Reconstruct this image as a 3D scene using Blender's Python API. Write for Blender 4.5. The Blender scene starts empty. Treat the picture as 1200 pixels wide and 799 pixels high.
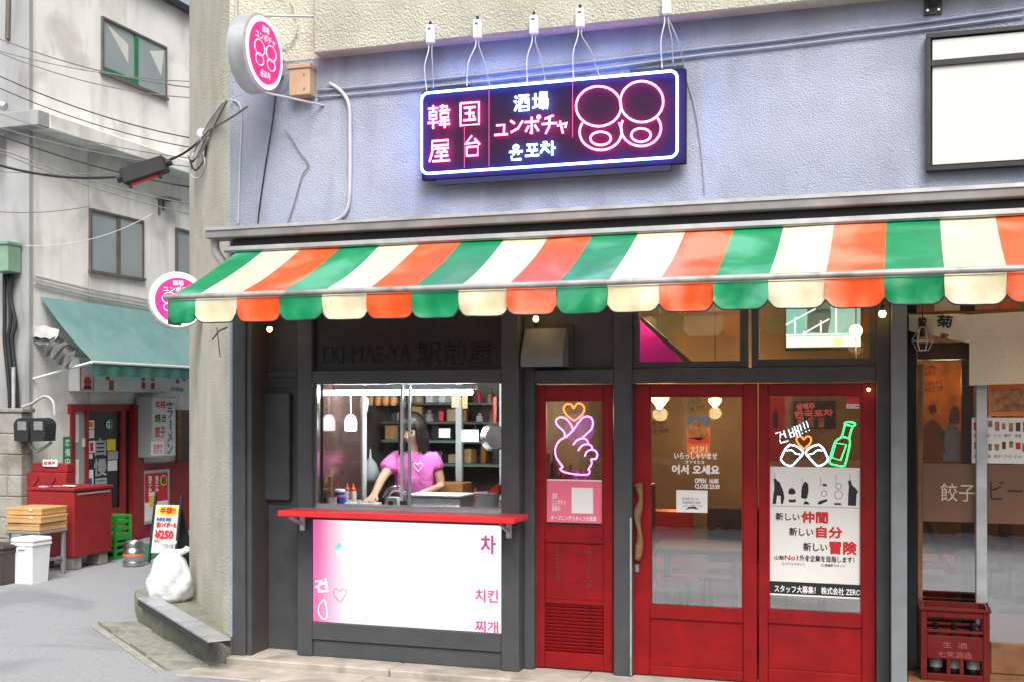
import bpy, bmesh, math, random
from mathutils import Vector, Matrix
random.seed(7)
SC = bpy.context.scene
COL = SC.collection
R = math.radians

# ------------------------------------------------------------------ camera
FPX, CX, HZ, CAMH = 1380.0, 600.0, 475.0, 1.75        # focal length, centre, horizon in photo pixels; eye height
YAW = R(18.4)
cam_d = bpy.data.cameras.new('camera'); cam = bpy.data.objects.new('camera', cam_d); COL.objects.link(cam)
cam.location = (0, 0, CAMH); cam.rotation_euler = (R(90), 0, YAW)
cam_d.sensor_width = 36; cam_d.lens = FPX / 1200 * 36
cam_d.shift_y = (HZ - 399.5) / 1200
cam_d.clip_end = 2000; cam_d.clip_start = 0.05
SC.camera = cam

# ------------------------------------------------------------------ sky, sun, exposure (bright overcast)
SUN_EL, SUN_AZ = R(50), R(153)
w = bpy.data.worlds.new('World'); SC.world = w; w.use_nodes = True
nt = w.node_tree; nt.nodes.clear()
wo = nt.nodes.new('ShaderNodeOutputWorld'); bg = nt.nodes.new('ShaderNodeBackground'); sky = nt.nodes.new('ShaderNodeTexSky')
sky.sky_type = 'NISHITA'; sky.sun_disc = False; sky.sun_elevation = SUN_EL; sky.sun_rotation = SUN_AZ
sky.air_density = 1.0; sky.dust_density = 8.0; sky.ozone_density = 1.0
bg.inputs[1].default_value = 0.11
hs = nt.nodes.new('ShaderNodeHueSaturation'); hs.inputs['Saturation'].default_value = .38      # cloud cover takes most of the blue out
nt.links.new(sky.outputs[0], hs.inputs['Color']); nt.links.new(hs.outputs[0], bg.inputs[0]); nt.links.new(bg.outputs[0], wo.inputs[0])
sl = bpy.data.lights.new('sun', 'SUN'); sun = bpy.data.objects.new('sun', sl); COL.objects.link(sun)
sl.energy = 1.5; sl.angle = R(30); sl.color = (1.0, 0.96, 0.9)
_d = Vector((math.sin(SUN_AZ) * math.cos(SUN_EL), math.cos(SUN_AZ) * math.cos(SUN_EL), math.sin(SUN_EL)))
sun.rotation_euler = _d.to_track_quat('Z', 'Y').to_euler()
SC.view_settings.view_transform = 'Standard'; SC.view_settings.look = 'None'
SC.view_settings.exposure = 0.9; SC.view_settings.gamma = 1.0; SC.view_settings.use_curve_mapping = False
SC.render.engine = 'CYCLES'
cy = SC.cycles
cy.use_denoising = True
cy.max_bounces = 8; cy.diffuse_bounces = 3; cy.glossy_bounces = 4; cy.transparent_max_bounces = 16; cy.transmission_bounces = 4
cy.sample_clamp_indirect = 6.0; cy.caustics_reflective = False; cy.caustics_refractive = False

# ------------------------------------------------------------------ surveying: pixels of the photograph to points on real planes
RV = Vector((math.cos(YAW), math.sin(YAW), 0)); FV = Vector((-math.sin(YAW), math.cos(YAW), 0)); UP = Vector((0, 0, 1))
EYE = Vector((0, 0, CAMH))
def ray(px, py): return FV + RV * ((px - CX) / FPX) + UP * ((HZ - py) / FPX)
def at_depth(px, py, z): return EYE + ray(px, py) * z
def ground(px, py, z=0.0):
    r = ray(px, py); return EYE + r * ((z - CAMH) / r.z)
class Plane:
    """A plane in the place: a point, its right-hand and up directions as seen from outside, its outward normal."""
    def __init__(s, p, r, u=(0, 0, 1)):
        s.p = Vector(p); s.r = Vector(r).normalized(); s.u = Vector(u).normalized(); s.n = s.r.cross(s.u).normalized()
    def off(s, d): return Plane(s.p + s.n * d, s.r, s.u)
    def pt(s, px, py):
        r = ray(px, py); t = (s.p - EYE).dot(s.n) / r.dot(s.n); return EYE + r * t
    def rect(s, x0, y0, x1, y1):
        cx, cyy = (x0 + x1) / 2, (y0 + y1) / 2
        c = s.pt(cx, cyy); W = abs((s.pt(x1, cyy) - s.pt(x0, cyy)).dot(s.r)); H = abs((s.pt(cx, y0) - s.pt(cx, y1)).dot(s.u))
        return c, W, H
def PY(y): return Plane((0, y, 0), (1, 0, 0))      # faces the camera side (-Y)
def PX(x): return Plane((x, 0, 0), (0, 1, 0))      # faces +X
# ------------------------------------------------------------------ materials (all procedural)
MATS = {}
def M(name, col, rough=.6, metal=0., spec=.5, n=None, amt=.15, bump=None, emit=None, es=0., streak=0., coat=0., stain=None, trans=0.):
    """n: noise scale for colour variation; bump: (scale, strength, distance); streak: vertical run-off marks; stain: (scale, colour, amount)"""
    m = bpy.data.materials.new(name); m.use_nodes = True; t = m.node_tree; N = t.nodes; L = t.links
    b = N['Principled BSDF']; out = N['Material Output']
    c4 = (*col, 1); b.inputs['Base Color'].default_value = c4; b.inputs['Roughness'].default_value = rough
    b.inputs['Metallic'].default_value = metal; b.inputs['Specular IOR Level'].default_value = spec
    if coat: b.inputs['Coat Weight'].default_value = coat; b.inputs['Coat Roughness'].default_value = .12
    tc = N.new('ShaderNodeTexCoord'); src = None
    def noise(scale, detail=4, vec=None, dist=0.):
        q = N.new('ShaderNodeTexNoise'); q.inputs['Scale'].default_value = scale; q.inputs['Detail'].default_value = detail
        q.inputs['Distortion'].default_value = dist
        L.new(vec or tc.outputs['Object'], q.inputs['Vector']); return q
    def mix(fac, a, bb, mode='MIX'):
        q = N.new('ShaderNodeMix'); q.data_type = 'RGBA'; q.blend_type = mode
        if isinstance(fac, float): q.inputs[0].default_value = fac
        else: L.new(fac, q.inputs[0])
        for k, v in ((6, a), (7, bb)):
            if isinstance(v, tuple): q.inputs[k].default_value = v
            else: L.new(v, q.inputs[k])
        return q.outputs[2]
    def ramp(v, lo, hi):
        q = N.new('ShaderNodeMapRange'); q.inputs[1].default_value = lo; q.inputs[2].default_value = hi; L.new(v, q.inputs[0]); return q.outputs[0]
    if n:
        q = noise(n); f = ramp(q.outputs[0], .3, .7)
        src = mix(f, tuple(x * (1 - amt) for x in col) + (1,), tuple(min(1, x * (1 + amt)) for x in col) + (1,))
    if streak:
        mp = N.new('ShaderNodeMapping'); mp.inputs['Scale'].default_value = (3, 3, .5); L.new(tc.outputs['Object'], mp.inputs[0])
        q = noise(1.6, 6, mp.outputs[0], .4); f = ramp(q.outputs[0], .50, .72)
        mu = N.new('ShaderNodeMath'); mu.operation = 'MULTIPLY'; L.new(f, mu.inputs[0]); mu.inputs[1].default_value = streak
        src = mix(mu.outputs[0], src or c4, tuple(x * .35 for x in col) + (1,))
    if stain:
        q = noise(stain[0], 7, None, .6); f = ramp(q.outputs[0], .52, .66)
        mu = N.new('ShaderNodeMath'); mu.operation = 'MULTIPLY'; L.new(f, mu.inputs[0]); mu.inputs[1].default_value = stain[2]
        src = mix(mu.outputs[0], src or c4, (*stain[1], 1))
    if src: L.new(src, b.inputs['Base Color'])
    if bump:
        q = noise(bump[0], 3.5, None, .2); bp = N.new('ShaderNodeBump'); bp.inputs['Strength'].default_value = bump[1]
        bp.inputs['Distance'].default_value = bump[2]; L.new(q.outputs[0], bp.inputs['Height']); L.new(bp.outputs[0], b.inputs['Normal'])
    if emit:
        b.inputs['Emission Color'].default_value = (*emit, 1); b.inputs['Emission Strength'].default_value = es
    if trans:
        tr = N.new('ShaderNodeBsdfTranslucent'); ms = N.new('ShaderNodeMixShader'); ms.inputs[0].default_value = trans
        tr.inputs[0].default_value = c4
        if src: L.new(src, tr.inputs[0])
        L.new(b.outputs[0], ms.inputs[1]); L.new(tr.outputs[0], ms.inputs[2]); L.new(ms.outputs[0], out.inputs[0])
    MATS[name] = m; return m
def glass(name, tint=(.95, .97, .97), base=.05, gain=1.6, rough=.015, wav=0.):
    m = bpy.data.materials.new(name); m.use_nodes = True; t = m.node_tree; N = t.nodes; L = t.links; N.clear()
    out = N.new('ShaderNodeOutputMaterial'); tr = N.new('ShaderNodeBsdfTransparent'); gl = N.new('ShaderNodeBsdfGlossy')
    tr.inputs[0].default_value = (*tint, 1); gl.inputs['Roughness'].default_value = rough; gl.inputs[0].default_value = (1, 1, 1, 1)
    fr = N.new('ShaderNodeFresnel'); fr.inputs[0].default_value = 1.5
    ma = N.new('ShaderNodeMath'); ma.operation = 'MULTIPLY_ADD'; ma.inputs[1].default_value = gain; ma.inputs[2].default_value = base; ma.use_clamp = True
    mx = N.new('ShaderNodeMixShader'); L.new(fr.outputs[0], ma.inputs[0]); L.new(ma.outputs[0], mx.inputs[0])
    if wav:
        tc = N.new('ShaderNodeTexCoord'); nz = N.new('ShaderNodeTexNoise'); nz.inputs['Scale'].default_value = 6
        bp = N.new('ShaderNodeBump'); bp.inputs['Strength'].default_value = wav; bp.inputs['Distance'].default_value = .004
        L.new(tc.outputs['Object'], nz.inputs['Vector']); L.new(nz.outputs[0], bp.inputs['Height']); L.new(bp.outputs[0], gl.inputs['Normal'])
    L.new(tr.outputs[0], mx.inputs[1]); L.new(gl.outputs[0], mx.inputs[2]); L.new(mx.outputs[0], out.inputs[0])
    MATS[name] = m; return m

M('blue_stucco', (.34, .385, .485), .85, n=2, amt=.14, bump=(115, .8, .016), streak=.45, stain=(2.6, (.29, .325, .41), .6))
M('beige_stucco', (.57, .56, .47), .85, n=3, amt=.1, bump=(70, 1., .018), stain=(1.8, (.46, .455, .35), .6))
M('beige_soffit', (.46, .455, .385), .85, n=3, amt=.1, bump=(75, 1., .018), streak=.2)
M('gutter_grey', (.20, .20, .205), .6, n=5, amt=.2, stain=(3, (.12, .11, .10), .5))
M('frame_grey', (.058, .061, .067), .55, 0, .35, n=6, amt=.12, bump=(90, .15, .003), stain=(9, (.043, .043, .043), .4))
M('frame_brown', (.065, .055, .05), .6, n=6, amt=.15)
M('pier_grey', (.16, .18, .19), .6, n=8, amt=.12, bump=(60, .25, .004))
M('door_red', (.23, .004, .006), .45, 0, .3, n=5, amt=.18, bump=(55, .2, .003), stain=(14, (.11, .004, .008), .35))
M('shelf_red', (.62, .022, .028), .4, n=5, amt=.1, coat=.2)
M('red_paint', (.25, .010, .012), .5, n=6, amt=.2, stain=(6, (.20, .02, .015), .55), bump=(40, .2, .004))
M('steel', (.55, .56, .57), .3, 1., n=12, amt=.1)
M('galv', (.50, .52, .54), .45, .6, n=9, amt=.15, stain=(4, (.32, .31, .29), .5))
M('bar_worn', (.36, .36, .35), .5, .3, n=7, amt=.25, stain=(6, (.17, .16, .14), .7))
M('black_metal', (.015, .016, .018), .5, n=9, amt=.3)
M('black_board', (.009, .008, .009), .35, n=30, amt=.5, bump=(70, .5, .005))
M('black_gloss', (.006, .006, .008), .25)
M('neon_backing', (.020, .012, .030), .5, 0, .08)
M('dark_rubber', (.02, .02, .022), .6, n=8, amt=.3)
M('white_paint', (.78, .79, .78), .5, n=4, amt=.04)
M('sign_white', (.55, .57, .55), .35, n=1.5, amt=.03)
M('white_plastic', (.72, .74, .76), .4, n=5, amt=.04)
M('bag_white', (.80, .82, .85), .3, n=6, amt=.05, bump=(22, .5, .02), trans=.2)
M('asphalt', (.265, .275, .295), .85, n=38, amt=.12, bump=(70, .7, .010), stain=(1.1, (.185, .195, .21), .8))
M('concrete', (.30, .29, .265), .85, n=10, amt=.18, bump=(70, .5, .006), stain=(2.2, (.17, .16, .14), .7))
M('slab_concrete', (.235, .245, .21), .9, n=14, amt=.2, bump=(60, .5, .006), stain=(4, (.12, .13, .10), .7))
M('moss_concrete', (.22, .225, .185), .95, n=9, amt=.25, bump=(50, .7, .01), stain=(2.4, (.17, .215, .06), .6))
M('step_stone', (.36, .33, .29), .85, n=5, amt=.2, bump=(60, .4, .005), stain=(3, (.19, .165, .14), .7))
M('pale_wall', (.80, .80, .77), .9, n=2, amt=.07, bump=(25, .4, .008), streak=.3, stain=(1.6, (.52, .51, .47), .7))
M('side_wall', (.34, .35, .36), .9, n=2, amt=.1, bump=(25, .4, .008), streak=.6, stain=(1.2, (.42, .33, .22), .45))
M('block', (.27, .265, .235), .95, n=6, amt=.2, bump=(45, .6, .01), stain=(2.5, (.13, .13, .10), .7))
M('brown_frame', (.15, .125, .10), .5, .2, n=8, amt=.2)
M('green_frame', (.02, .16, .07), .5, n=8, amt=.2)
M('pane_pale', (.30, .36, .375), .16, n=1.2, amt=.12)
M('pane_paper', (.62, .63, .58), .4, n=2, amt=.08)
M('teal_canvas', (.15, .29, .29), .75, n=4, amt=.1, bump=(12, .5, .02), stain=(2, (.20, .32, .30), .6), trans=.15)
M('teal_dark', (.035, .14, .115), .75, n=4, amt=.15)
M('aw_orange', (.82, .10, .018), .36, 0, .6, n=7, amt=.1, bump=(9, .35, .02), trans=.22, streak=.14, stain=(2.0, (.80, .27, .17), .85))  # paler stain stands for both sun fading and sky sheen on the vinyl
M('aw_green', (.004, .25, .095), .36, 0, .6, n=7, amt=.12, bump=(9, .35, .02), trans=.22, streak=.14, stain=(2.0, (.10, .44, .27), .85))  # pale green blotches paint in sheen together with faded cloth
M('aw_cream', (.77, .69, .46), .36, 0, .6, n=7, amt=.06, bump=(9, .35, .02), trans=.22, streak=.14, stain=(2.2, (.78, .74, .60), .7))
M('pipe_grey', (.40, .41, .40), .5, n=10, amt=.12)
M('conduit', (.42, .44, .48), .5, n=10, amt=.1)
M('cable_black', (.012, .013, .015), .5)
M('cable_grey', (.16, .16, .15), .6)
M('cable_blue', (.27, .31, .42), .7)
M('meter_green', (.20, .33, .24), .5, n=8, amt=.1)
M('box_tan', (.42, .30, .19), .6, n=6, amt=.12)
M('cardboard', (.50, .30, .12), .8, n=5, amt=.12)
M('green_plastic', (.02, .30, .04), .4, n=6, amt=.1)
M('mat_green', (.008, .16, .085), .95, bump=(150, .6, .01))
M('brown_plastic', (.05, .035, .028), .5)
M('grey_paint', (.20, .205, .21), .55, n=9, amt=.15)
M('crate_red', (.10, .008, .006), .5, 0, .2, n=8, amt=.18, stain=(8, (.10, .012, .01), .5))
M('wood_dark', (.075, .033, .016), .5, n=14, amt=.3)
M('wood_warm', (.18, .085, .035), .5, n=14, amt=.3)
M('driftwood', (.19, .10, .042), .6, n=22, amt=.35, bump=(30, .6, .012))
M('int_wall', (.20, .125, .066), .8, n=2.2, amt=.3, bump=(30, .3, .006))
M('int_kitchen', (.11, .088, .075), .6, n=5, amt=.3)
M('int_floor', (.06, .05, .045), .6, n=6, amt=.2)
M('int_ceiling', (.07, .06, .05), .8)
M('gloss_brown', (.17, .10, .085), .12, .55, 1.0, n=40, amt=.1)
M('linen', (.80, .69, .50), .85, n=60, amt=.06, bump=(9, .4, .02), trans=.12)
M('print_black', (.012, .012, .014), .5)
M('print_red', (.55, .015, .02), .5)
M('print_blue', (.015, .09, .36), .5)
M('print_yellow', (.80, .58, .03), .5)
M('print_pink', (.80, .16, .26), .5, n=3, amt=.08)
M('print_white', (.8, .8, .8), .5)
M('print_orange', (.75, .16, .03), .5)
M('print_green', (.02, .20, .09), .5)
M('print_grey', (.36, .38, .40), .5)
M('lip', (.40, .10, .09), .5)
M('print_brown', (.30, .14, .06), .6, n=25, amt=.6)
M('paper', (.74, .73, .70), .7, n=3, amt=.04)
M('skin', (.58, .33, .22), .5, n=8, amt=.05)
M('hair', (.006, .004, .004), .45, 0, .3, n=40, amt=.4)
M('hair_tip', (.028, .013, .009), .5, 0, .3, n=40, amt=.3)
M('pink_shirt', (.70, .15, .46), .85, n=10, amt=.08, bump=(11, .9, .03))
M('blue_can', (.01, .06, .42), .35)
M('sauce_red', (.70, .06, .015), .4)
M('sauce_pale', (.72, .55, .42), .4)
M('tomato', (.6, .03, .02), .4)
M('amber', (.30, .12, .02), .2)
M('teal_shade', (.12, .20, .19), .5, n=4, amt=.2)
M('orange_brown', (.40, .17, .05), .6, n=12, amt=.3)
# things that give off light
M('neon_pink', (.8, .2, .4), .4, emit=(1.0, .06, .25), es=17.0)
M('neon_blue', (.5, .6, .9), .4, emit=(.07, .17, 1.0), es=20.0)
M('neon_ice', (.5, .6, .9), .4, emit=(.20, .46, 1.0), es=13.0)
M('neon_white', (.8, .8, .9), .4, emit=(.60, .82, 1.0), es=4.0)
M('neon_purple', (.7, .3, .8), .4, emit=(.80, .20, 1.0), es=4.2)
M('neon_orange', (.9, .3, .1), .4, emit=(1.0, .17, .03), es=4.0)
M('neon_green', (.1, .9, .3), .4, emit=(.03, 1.0, .17), es=3.6)
M('tube_white', (.9, .9, .9), .4, emit=(.90, .97, 1.0), es=45.0)
M('bulb_warm', (.9, .8, .5), .4, emit=(1.0, .62, .16), es=14.0)
M('bulb_soft', (.9, .8, .5), .4, emit=(1.0, .62, .20), es=5.0)
M('lantern_white', (.9, .9, .9), .4, emit=(.86, .95, 1.0), es=4.0)
M('lightbox', (.9, .9, .9), .4, emit=(1.0, .96, .99), es=1.0)
M('lightbox_pink', (.9, .4, .7), .4, emit=(1.0, .20, .55), es=.75)
M('lightbox_print', (.2, .03, .1), .4, emit=(.80, .10, .34), es=.36)
M('lightbox_heart', (.2, .02, .02), .4, emit=(.60, .03, .05), es=.35)
M('lightbox_teal', (.2, .7, .6), .4, emit=(.10, .62, .50), es=.45)
M('lightbox_faint', (.8, .8, .6), .4, emit=(.98, .93, .76), es=.5)
M('disc_pink', (.72, .018, .20), .35, emit=(.95, .02, .22), es=.16)
M('disc_white', (.85, .85, .86), .35, emit=(1, .97, .99), es=.12)
M('screen_teal', (.1, .3, .28), .3, emit=(.34, .66, .58), es=.42)
M('screen_dark', (.02, .03, .03), .3, emit=(.03, .07, .06), es=.6)
M('screen_pale', (.5, .6, .6), .3, emit=(.75, .95, .88), es=.6)
M('screen_yellow', (.5, .6, .1), .3, emit=(.75, .85, .30), es=.9)
glass('door_glass', base=.22, gain=1.9, wav=.08)
glass('clear_glass', base=.05, gain=1.2)
glass('dome_glass', (.80, .84, .86), base=.10, gain=1.6)
M('poster_back', (.52, .27, .09), .6, n=12, amt=.3, trans=.55)
M('cloth_purple_glow', (.62, .10, .55), .6, n=4, amt=.1, trans=.4)  # purple neon glow mixed into the cloth's base colour
M('crate_ink', (.24, .07, .06), .6)

# ------------------------------------------------------------------ mesh building
class MB:
    def __init__(s): s.v = []; s.f = []
    def add(s, vs, fs):
        k = len(s.v); s.v += [Vector(p) for p in vs]; s.f += [tuple(i + k for i in f) for f in fs]; return s
    def box(s, x0, x1, y0, y1, z0, z1, ch=0.):
        c = Vector(((x0 + x1) / 2, (y0 + y1) / 2, (z0 + z1) / 2))
        return s.obox(c, (1, 0, 0), (0, 0, 1), abs(x1 - x0), abs(z1 - z0), abs(y1 - y0), ch)
    def obox(s, c, r, u, W, H, D, ch=0.):
        c = Vector(c); r = Vector(r).normalized(); u = Vector(u).normalized(); n = r.cross(u).normalized()
        h = (W / 2, H / 2, D / 2)
        def P(a, b, d): return c + r * a + u * b + n * d
        if ch <= 0:
            vs = [P(h[0] * i, h[1] * j, h[2] * k) for i in (-1, 1) for j in (-1, 1) for k in (-1, 1)]
            return s.add(vs, [(0, 1, 3, 2), (4, 6, 7, 5), (0, 4, 5, 1), (2, 3, 7, 6), (0, 2, 6, 4), (1, 5, 7, 3)])
        ch = min(ch, .45 * min(W, H, D)); g = [x - ch for x in h]; vs = []; ix = {}
        for i in (-1, 1):
            for j in (-1, 1):
                for k in (-1, 1):
                    ix[i, j, k] = len(vs)
                    vs += [P(h[0] * i, g[1] * j, g[2] * k), P(g[0] * i, h[1] * j, g[2] * k), P(g[0] * i, g[1] * j, h[2] * k)]
        fs = []
        q = [(-1, -1), (-1, 1), (1, 1), (1, -1)]
        for i in (-1, 1):
            fs.append(tuple(ix[i, a, b] for a, b in q)); fs.append(tuple(ix[a, i, b] + 1 for a, b in q)); fs.append(tuple(ix[a, b, i] + 2 for a, b in q))
        for a in (-1, 1):
            for b in (-1, 1):
                fs.append((ix[a, b, -1], ix[a, b, 1], ix[a, b, 1] + 1, ix[a, b, -1] + 1))
                fs.append((ix[a, -1, b], ix[a, 1, b], ix[a, 1, b] + 2, ix[a, -1, b] + 2))
                fs.append((ix[-1, a, b] + 1, ix[1, a, b] + 1, ix[1, a, b] + 2, ix[-1, a, b] + 2))
        for k in ix.values(): fs.append((k, k + 1, k + 2))
        return s.add(vs, fs)
    def beam(s, a, b, W, H, up=(0, 0, 1), ch=0.):
        a = Vector(a); b = Vector(b); d = b - a; r = d.normalized(); u = Vector(up); u = (u - r * u.dot(r)).normalized()
        return s.obox((a + b) / 2, r, u, d.length, H, W, ch)
    def prism(s, pts, d):
        """polygon pts (3-D, planar) extruded by vector d"""
        n = len(pts); d = Vector(d); vs = [Vector(p) for p in pts] + [Vector(p) + d for p in pts]
        return s.add(vs, [tuple(range(n)), tuple(range(2 * n - 1, n - 1, -1))] + [(i, (i + 1) % n, n + (i + 1) % n, n + i) for i in range(n)])
    def tube(s, pts, r, n=6, closed=False, radii=None):
        pts = [Vector(p) for p in pts]; N = len(pts)
        if N < 2: return s
        vs = []; prev = None
        for i, p in enumerate(pts):
            if closed: t = pts[(i + 1) % N] - pts[i - 1]
            else: t = pts[min(i + 1, N - 1)] - pts[max(i - 1, 0)]
            t = t.normalized() if t.length > 1e-9 else Vector((0, 0, 1))
            if prev is None:
                a = Vector((0, 0, 1)) if abs(t.z) < .9 else Vector((1, 0, 0)); e = (a - t * a.dot(t)).normalized()
            else:
                e = prev - t * prev.dot(t); e = e.normalized() if e.length > 1e-6 else t.orthogonal().normalized()
            prev = e; g = t.cross(e); rr = radii[i] if radii else r
            vs += [p + (e * math.cos(2 * math.pi * k / n) + g * math.sin(2 * math.pi * k / n)) * rr for k in range(n)]
        fs = []
        for i in range(N if closed else N - 1):
            j = (i + 1) % N
            fs += [(i * n + k, i * n + (k + 1) % n, j * n + (k + 1) % n, j * n + k) for k in range(n)]
        if not closed: fs += [tuple(range(n)), tuple(range((N - 1) * n, N * n))]
        return s.add(vs, fs)
    def lathe(s, prof, c=(0, 0, 0), ax=(0, 0, 1), n=16):
        """prof: list of (radius, height)"""
        c = Vector(c); ax = Vector(ax).normalized(); e = ax.orthogonal().normalized(); g = ax.cross(e); vs = []
        for (r, h) in prof: vs += [c + ax * h + (e * math.cos(2 * math.pi * k / n) + g * math.sin(2 * math.pi * k / n)) * max(r, 1e-4) for k in range(n)]
        fs = []
        for i in range(len(prof) - 1): fs += [(i * n + k, i * n + (k + 1) % n, (i + 1) * n + (k + 1) % n, (i + 1) * n + k) for k in range(n)]
        fs += [tuple(range(n)), tuple(range((len(prof) - 1) * n, len(prof) * n))]
        return s.add(vs, fs)
    def ball(s, c, rx, ry=None, rz=None, n=12, m=8):
        ry = ry or rx; rz = rz or rx; vs = []; fs = []
        for i in range(m + 1):
            a = math.pi * i / m
            for k in range(n):
                b = 2 * math.pi * k / n; vs.append(Vector(c) + Vector((rx * math.sin(a) * math.cos(b), ry * math.sin(a) * math.sin(b), rz * math.cos(a))))
        for i in range(m): fs += [(i * n + k, i * n + (k + 1) % n, (i + 1) * n + (k + 1) % n, (i + 1) * n + k) for k in range(n)]
        return s.add(vs, fs)
    def on(s, pl, x0, y0, x1, y1, d0, d1, ch=0.):
        """box on a plane covering a photo rectangle, from d0 to d1 outwards"""
        c, W, H = pl.rect(x0, y0, x1, y1); return s.obox(c + pl.n * (d0 + d1) / 2, pl.r, pl.u, W, H, abs(d1 - d0), ch)
    def text(s, pl, body, x0, y0, x1, y1, d=.001, bold=.0, rot=0., th=.0006, shear=0.):
        """lettering fitted into a photo rectangle on a plane"""
        c, W, H = pl.rect(x0, y0, x1, y1); return s.text_at(c + pl.n * d, pl.r, pl.u, body, W, H, bold, rot, th, shear)
    def text_at(s, c, r, u, body, W, H, bold=0., rot=0., th=.0006, shear=0.):
        cv = bpy.data.curves.new('lettering', 'FONT'); cv.body = body; cv.size = 1; cv.offset = min(bold, .008); cv.resolution_u = 2; cv.space_line = .95; cv.shear = shear
        o = bpy.data.objects.new('lettering', cv); me = bpy.data.meshes.new_from_object(o)
        vs = [v.co.copy() for v in me.vertices]; fs = [tuple(p.vertices) for p in me.polygons]
        bpy.data.objects.remove(o); bpy.data.curves.remove(cv); bpy.data.meshes.remove(me)
        if not vs: return s
        ax, bx_ = min(v.x for v in vs), max(v.x for v in vs); ay, by = min(v.y for v in vs), max(v.y for v in vs)
        r = Vector(r); u = Vector(u); n = r.cross(u); cr, sr = math.cos(rot), math.sin(rot); out = []
        for v in vs:
            a = ((v.x - ax) / max(1e-6, bx_ - ax) - .5) * W; b = ((v.y - ay) / max(1e-6, by - ay) - .5) * H
            out.append(Vector(c) + r * (a * cr - b * sr) + u * (a * sr + b * cr) + n * th)
        s.add(out, fs)
        if bold > .012:
            e = (bold - .008) * H
            for k, (dx, dz) in enumerate(((-1, 0), (1, 0), (0, -1), (0, 1))): s.add([p + r * e * dx + u * e * dz + n * .00012 * (k + 1) for p in out], fs)
        return s
    def poly(s, pl, pts, d0, d1):
        """photo-pixel polygon on a plane, given thickness"""
        P = [pl.pt(*p) + pl.n * d0 for p in pts]; return s.prism(P, pl.n * (d1 - d0))
    def disc(s, c, n, rad, th, k=32): return s.lathe([(rad, -th / 2), (rad, th / 2)], c, n, k)
    def mesh(s, name, mat, org=(0, 0, 0), smooth=False):
        me = bpy.data.meshes.new(name); o = Vector(org)
        me.from_pydata([tuple(v - o) for v in s.v], [], s.f)
        bm = bmesh.new(); bm.from_mesh(me); bmesh.ops.recalc_face_normals(bm, faces=bm.faces); bm.to_mesh(me); bm.free()
        if smooth:
            me.polygons.foreach_set('use_smooth', [True] * len(me.polygons))
            if smooth != 'all':
                try: me.set_sharp_from_angle(angle=R(45))
                except Exception: pass
        me.materials.append(MATS[mat] if isinstance(mat, str) else mat); return me

class Thing:
    """an Empty at the base of a thing; its parts are meshes parented to it"""
    def __init__(s, name, label, cat, loc=(0, 0, 0), group=None, kind=None):
        s.o = bpy.data.objects.new(name, None); COL.objects.link(s.o); s.loc = Vector(loc); s.o.location = s.loc; s.o.empty_display_size = .1
        if label: s.o['label'] = label
        if cat: s.o['category'] = cat
        if group: s.o['group'] = group
        if kind: s.o['kind'] = kind
    def part(s, name, mb, mat, parent=None, smooth=False, label=None, kind=None):
        me = mb.mesh(name, mat, s.loc, smooth); o = bpy.data.objects.new(name, me); COL.objects.link(o); o.parent = parent or s.o
        if label: o['label'] = label
        if kind: o['kind'] = kind
        return o
    def same(s, name, me, off, parent=None):
        o = bpy.data.objects.new(name, me); COL.objects.link(o); o.parent = parent or s.o; o.location = Vector(off); return o
def solo(name, mb, mat, label, cat, group=None, smooth=False, kind=None):
    xs = [v.x for v in mb.v]; ys = [v.y for v in mb.v]; zs = [v.z for v in mb.v]
    org = Vector(((min(xs) + max(xs)) / 2, (min(ys) + max(ys)) / 2, min(zs)))
    o = bpy.data.objects.new(name, mb.mesh(name, mat, org, smooth)); COL.objects.link(o); o.location = org
    if label: o['label'] = label
    if cat: o['category'] = cat
    if group: o['group'] = group
    if kind: o['kind'] = kind
    return o
def struct(name, mb, mat): return solo(name, mb, mat, None, None, kind='structure')
def sag(a, b, s, n=14):
    a = Vector(a); b = Vector(b); return [a.lerp(b, i / n) - UP * (4 * s * (i / n) * (1 - i / n)) for i in range(n + 1)]
def smooth_path(pts, k=5):
    pts = [Vector(p) for p in pts]; out = []
    for i in range(len(pts) - 1):
        p0, p1, p2, p3 = pts[max(i - 1, 0)], pts[i], pts[i + 1], pts[min(i + 2, len(pts) - 1)]
        for j in range(k):
            t = j / k; out.append(.5 * ((2 * p1) + (p2 - p0) * t + (2 * p0 - 5 * p1 + 4 * p2 - p3) * t * t + (3 * p1 - p0 - 3 * p2 + p3) * t ** 3))
    return out + [pts[-1]]
# ------------------------------------------------------------------ ground
W_, B_, S_ = PY(7.05), PY(7.15), PY(7.30)          # upper wall, serving hatch, doors
struct('road', MB().add([(-90, -60, 0), (90, -60, 0), (90, 120, 0), (-90, 120, 0)], [(0, 1, 2, 3)]), 'asphalt')
st = Thing('pavement', None, None, (-2, 6.9, 0), kind='structure')
xs = [-4.36, -3.15, -1.9, -.75, .4, 2.2, 4.5]
for a, b in zip(xs, xs[1:]):                         # the worn stone step along the shop front
    st.part('step_stone', MB().box(a + .004, b - .004, 6.95, 7.42, -.05, .05 + random.uniform(-.002, .002), .008), 'step_stone')
xs = [-4.5 + .62 * i for i in range(15)]
for a, b in zip(xs, xs[1:]):                         # concrete strip in front of it
    st.part('paving_slab', MB().box(a + .005, b - .005, 6.58, 6.945, -.05, .008 + random.uniform(-.002, .003), .006), 'step_stone')
kb = Thing('kerb_platform', None, None, (-5.2, 7.8, 0), kind='structure')
P = [(-5.84, 8.04), (-4.55, 6.985), (-4.375, 6.975), (-4.375, 7.12), (-4.6, 7.3), (-5.85, 8.8), (-6.35, 9.5), (-6.25, 8.55)]
kb.part('platform', MB().prism([(x, y, -.05) for x, y in P], (0, 0, .215)), 'moss_concrete')
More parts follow.
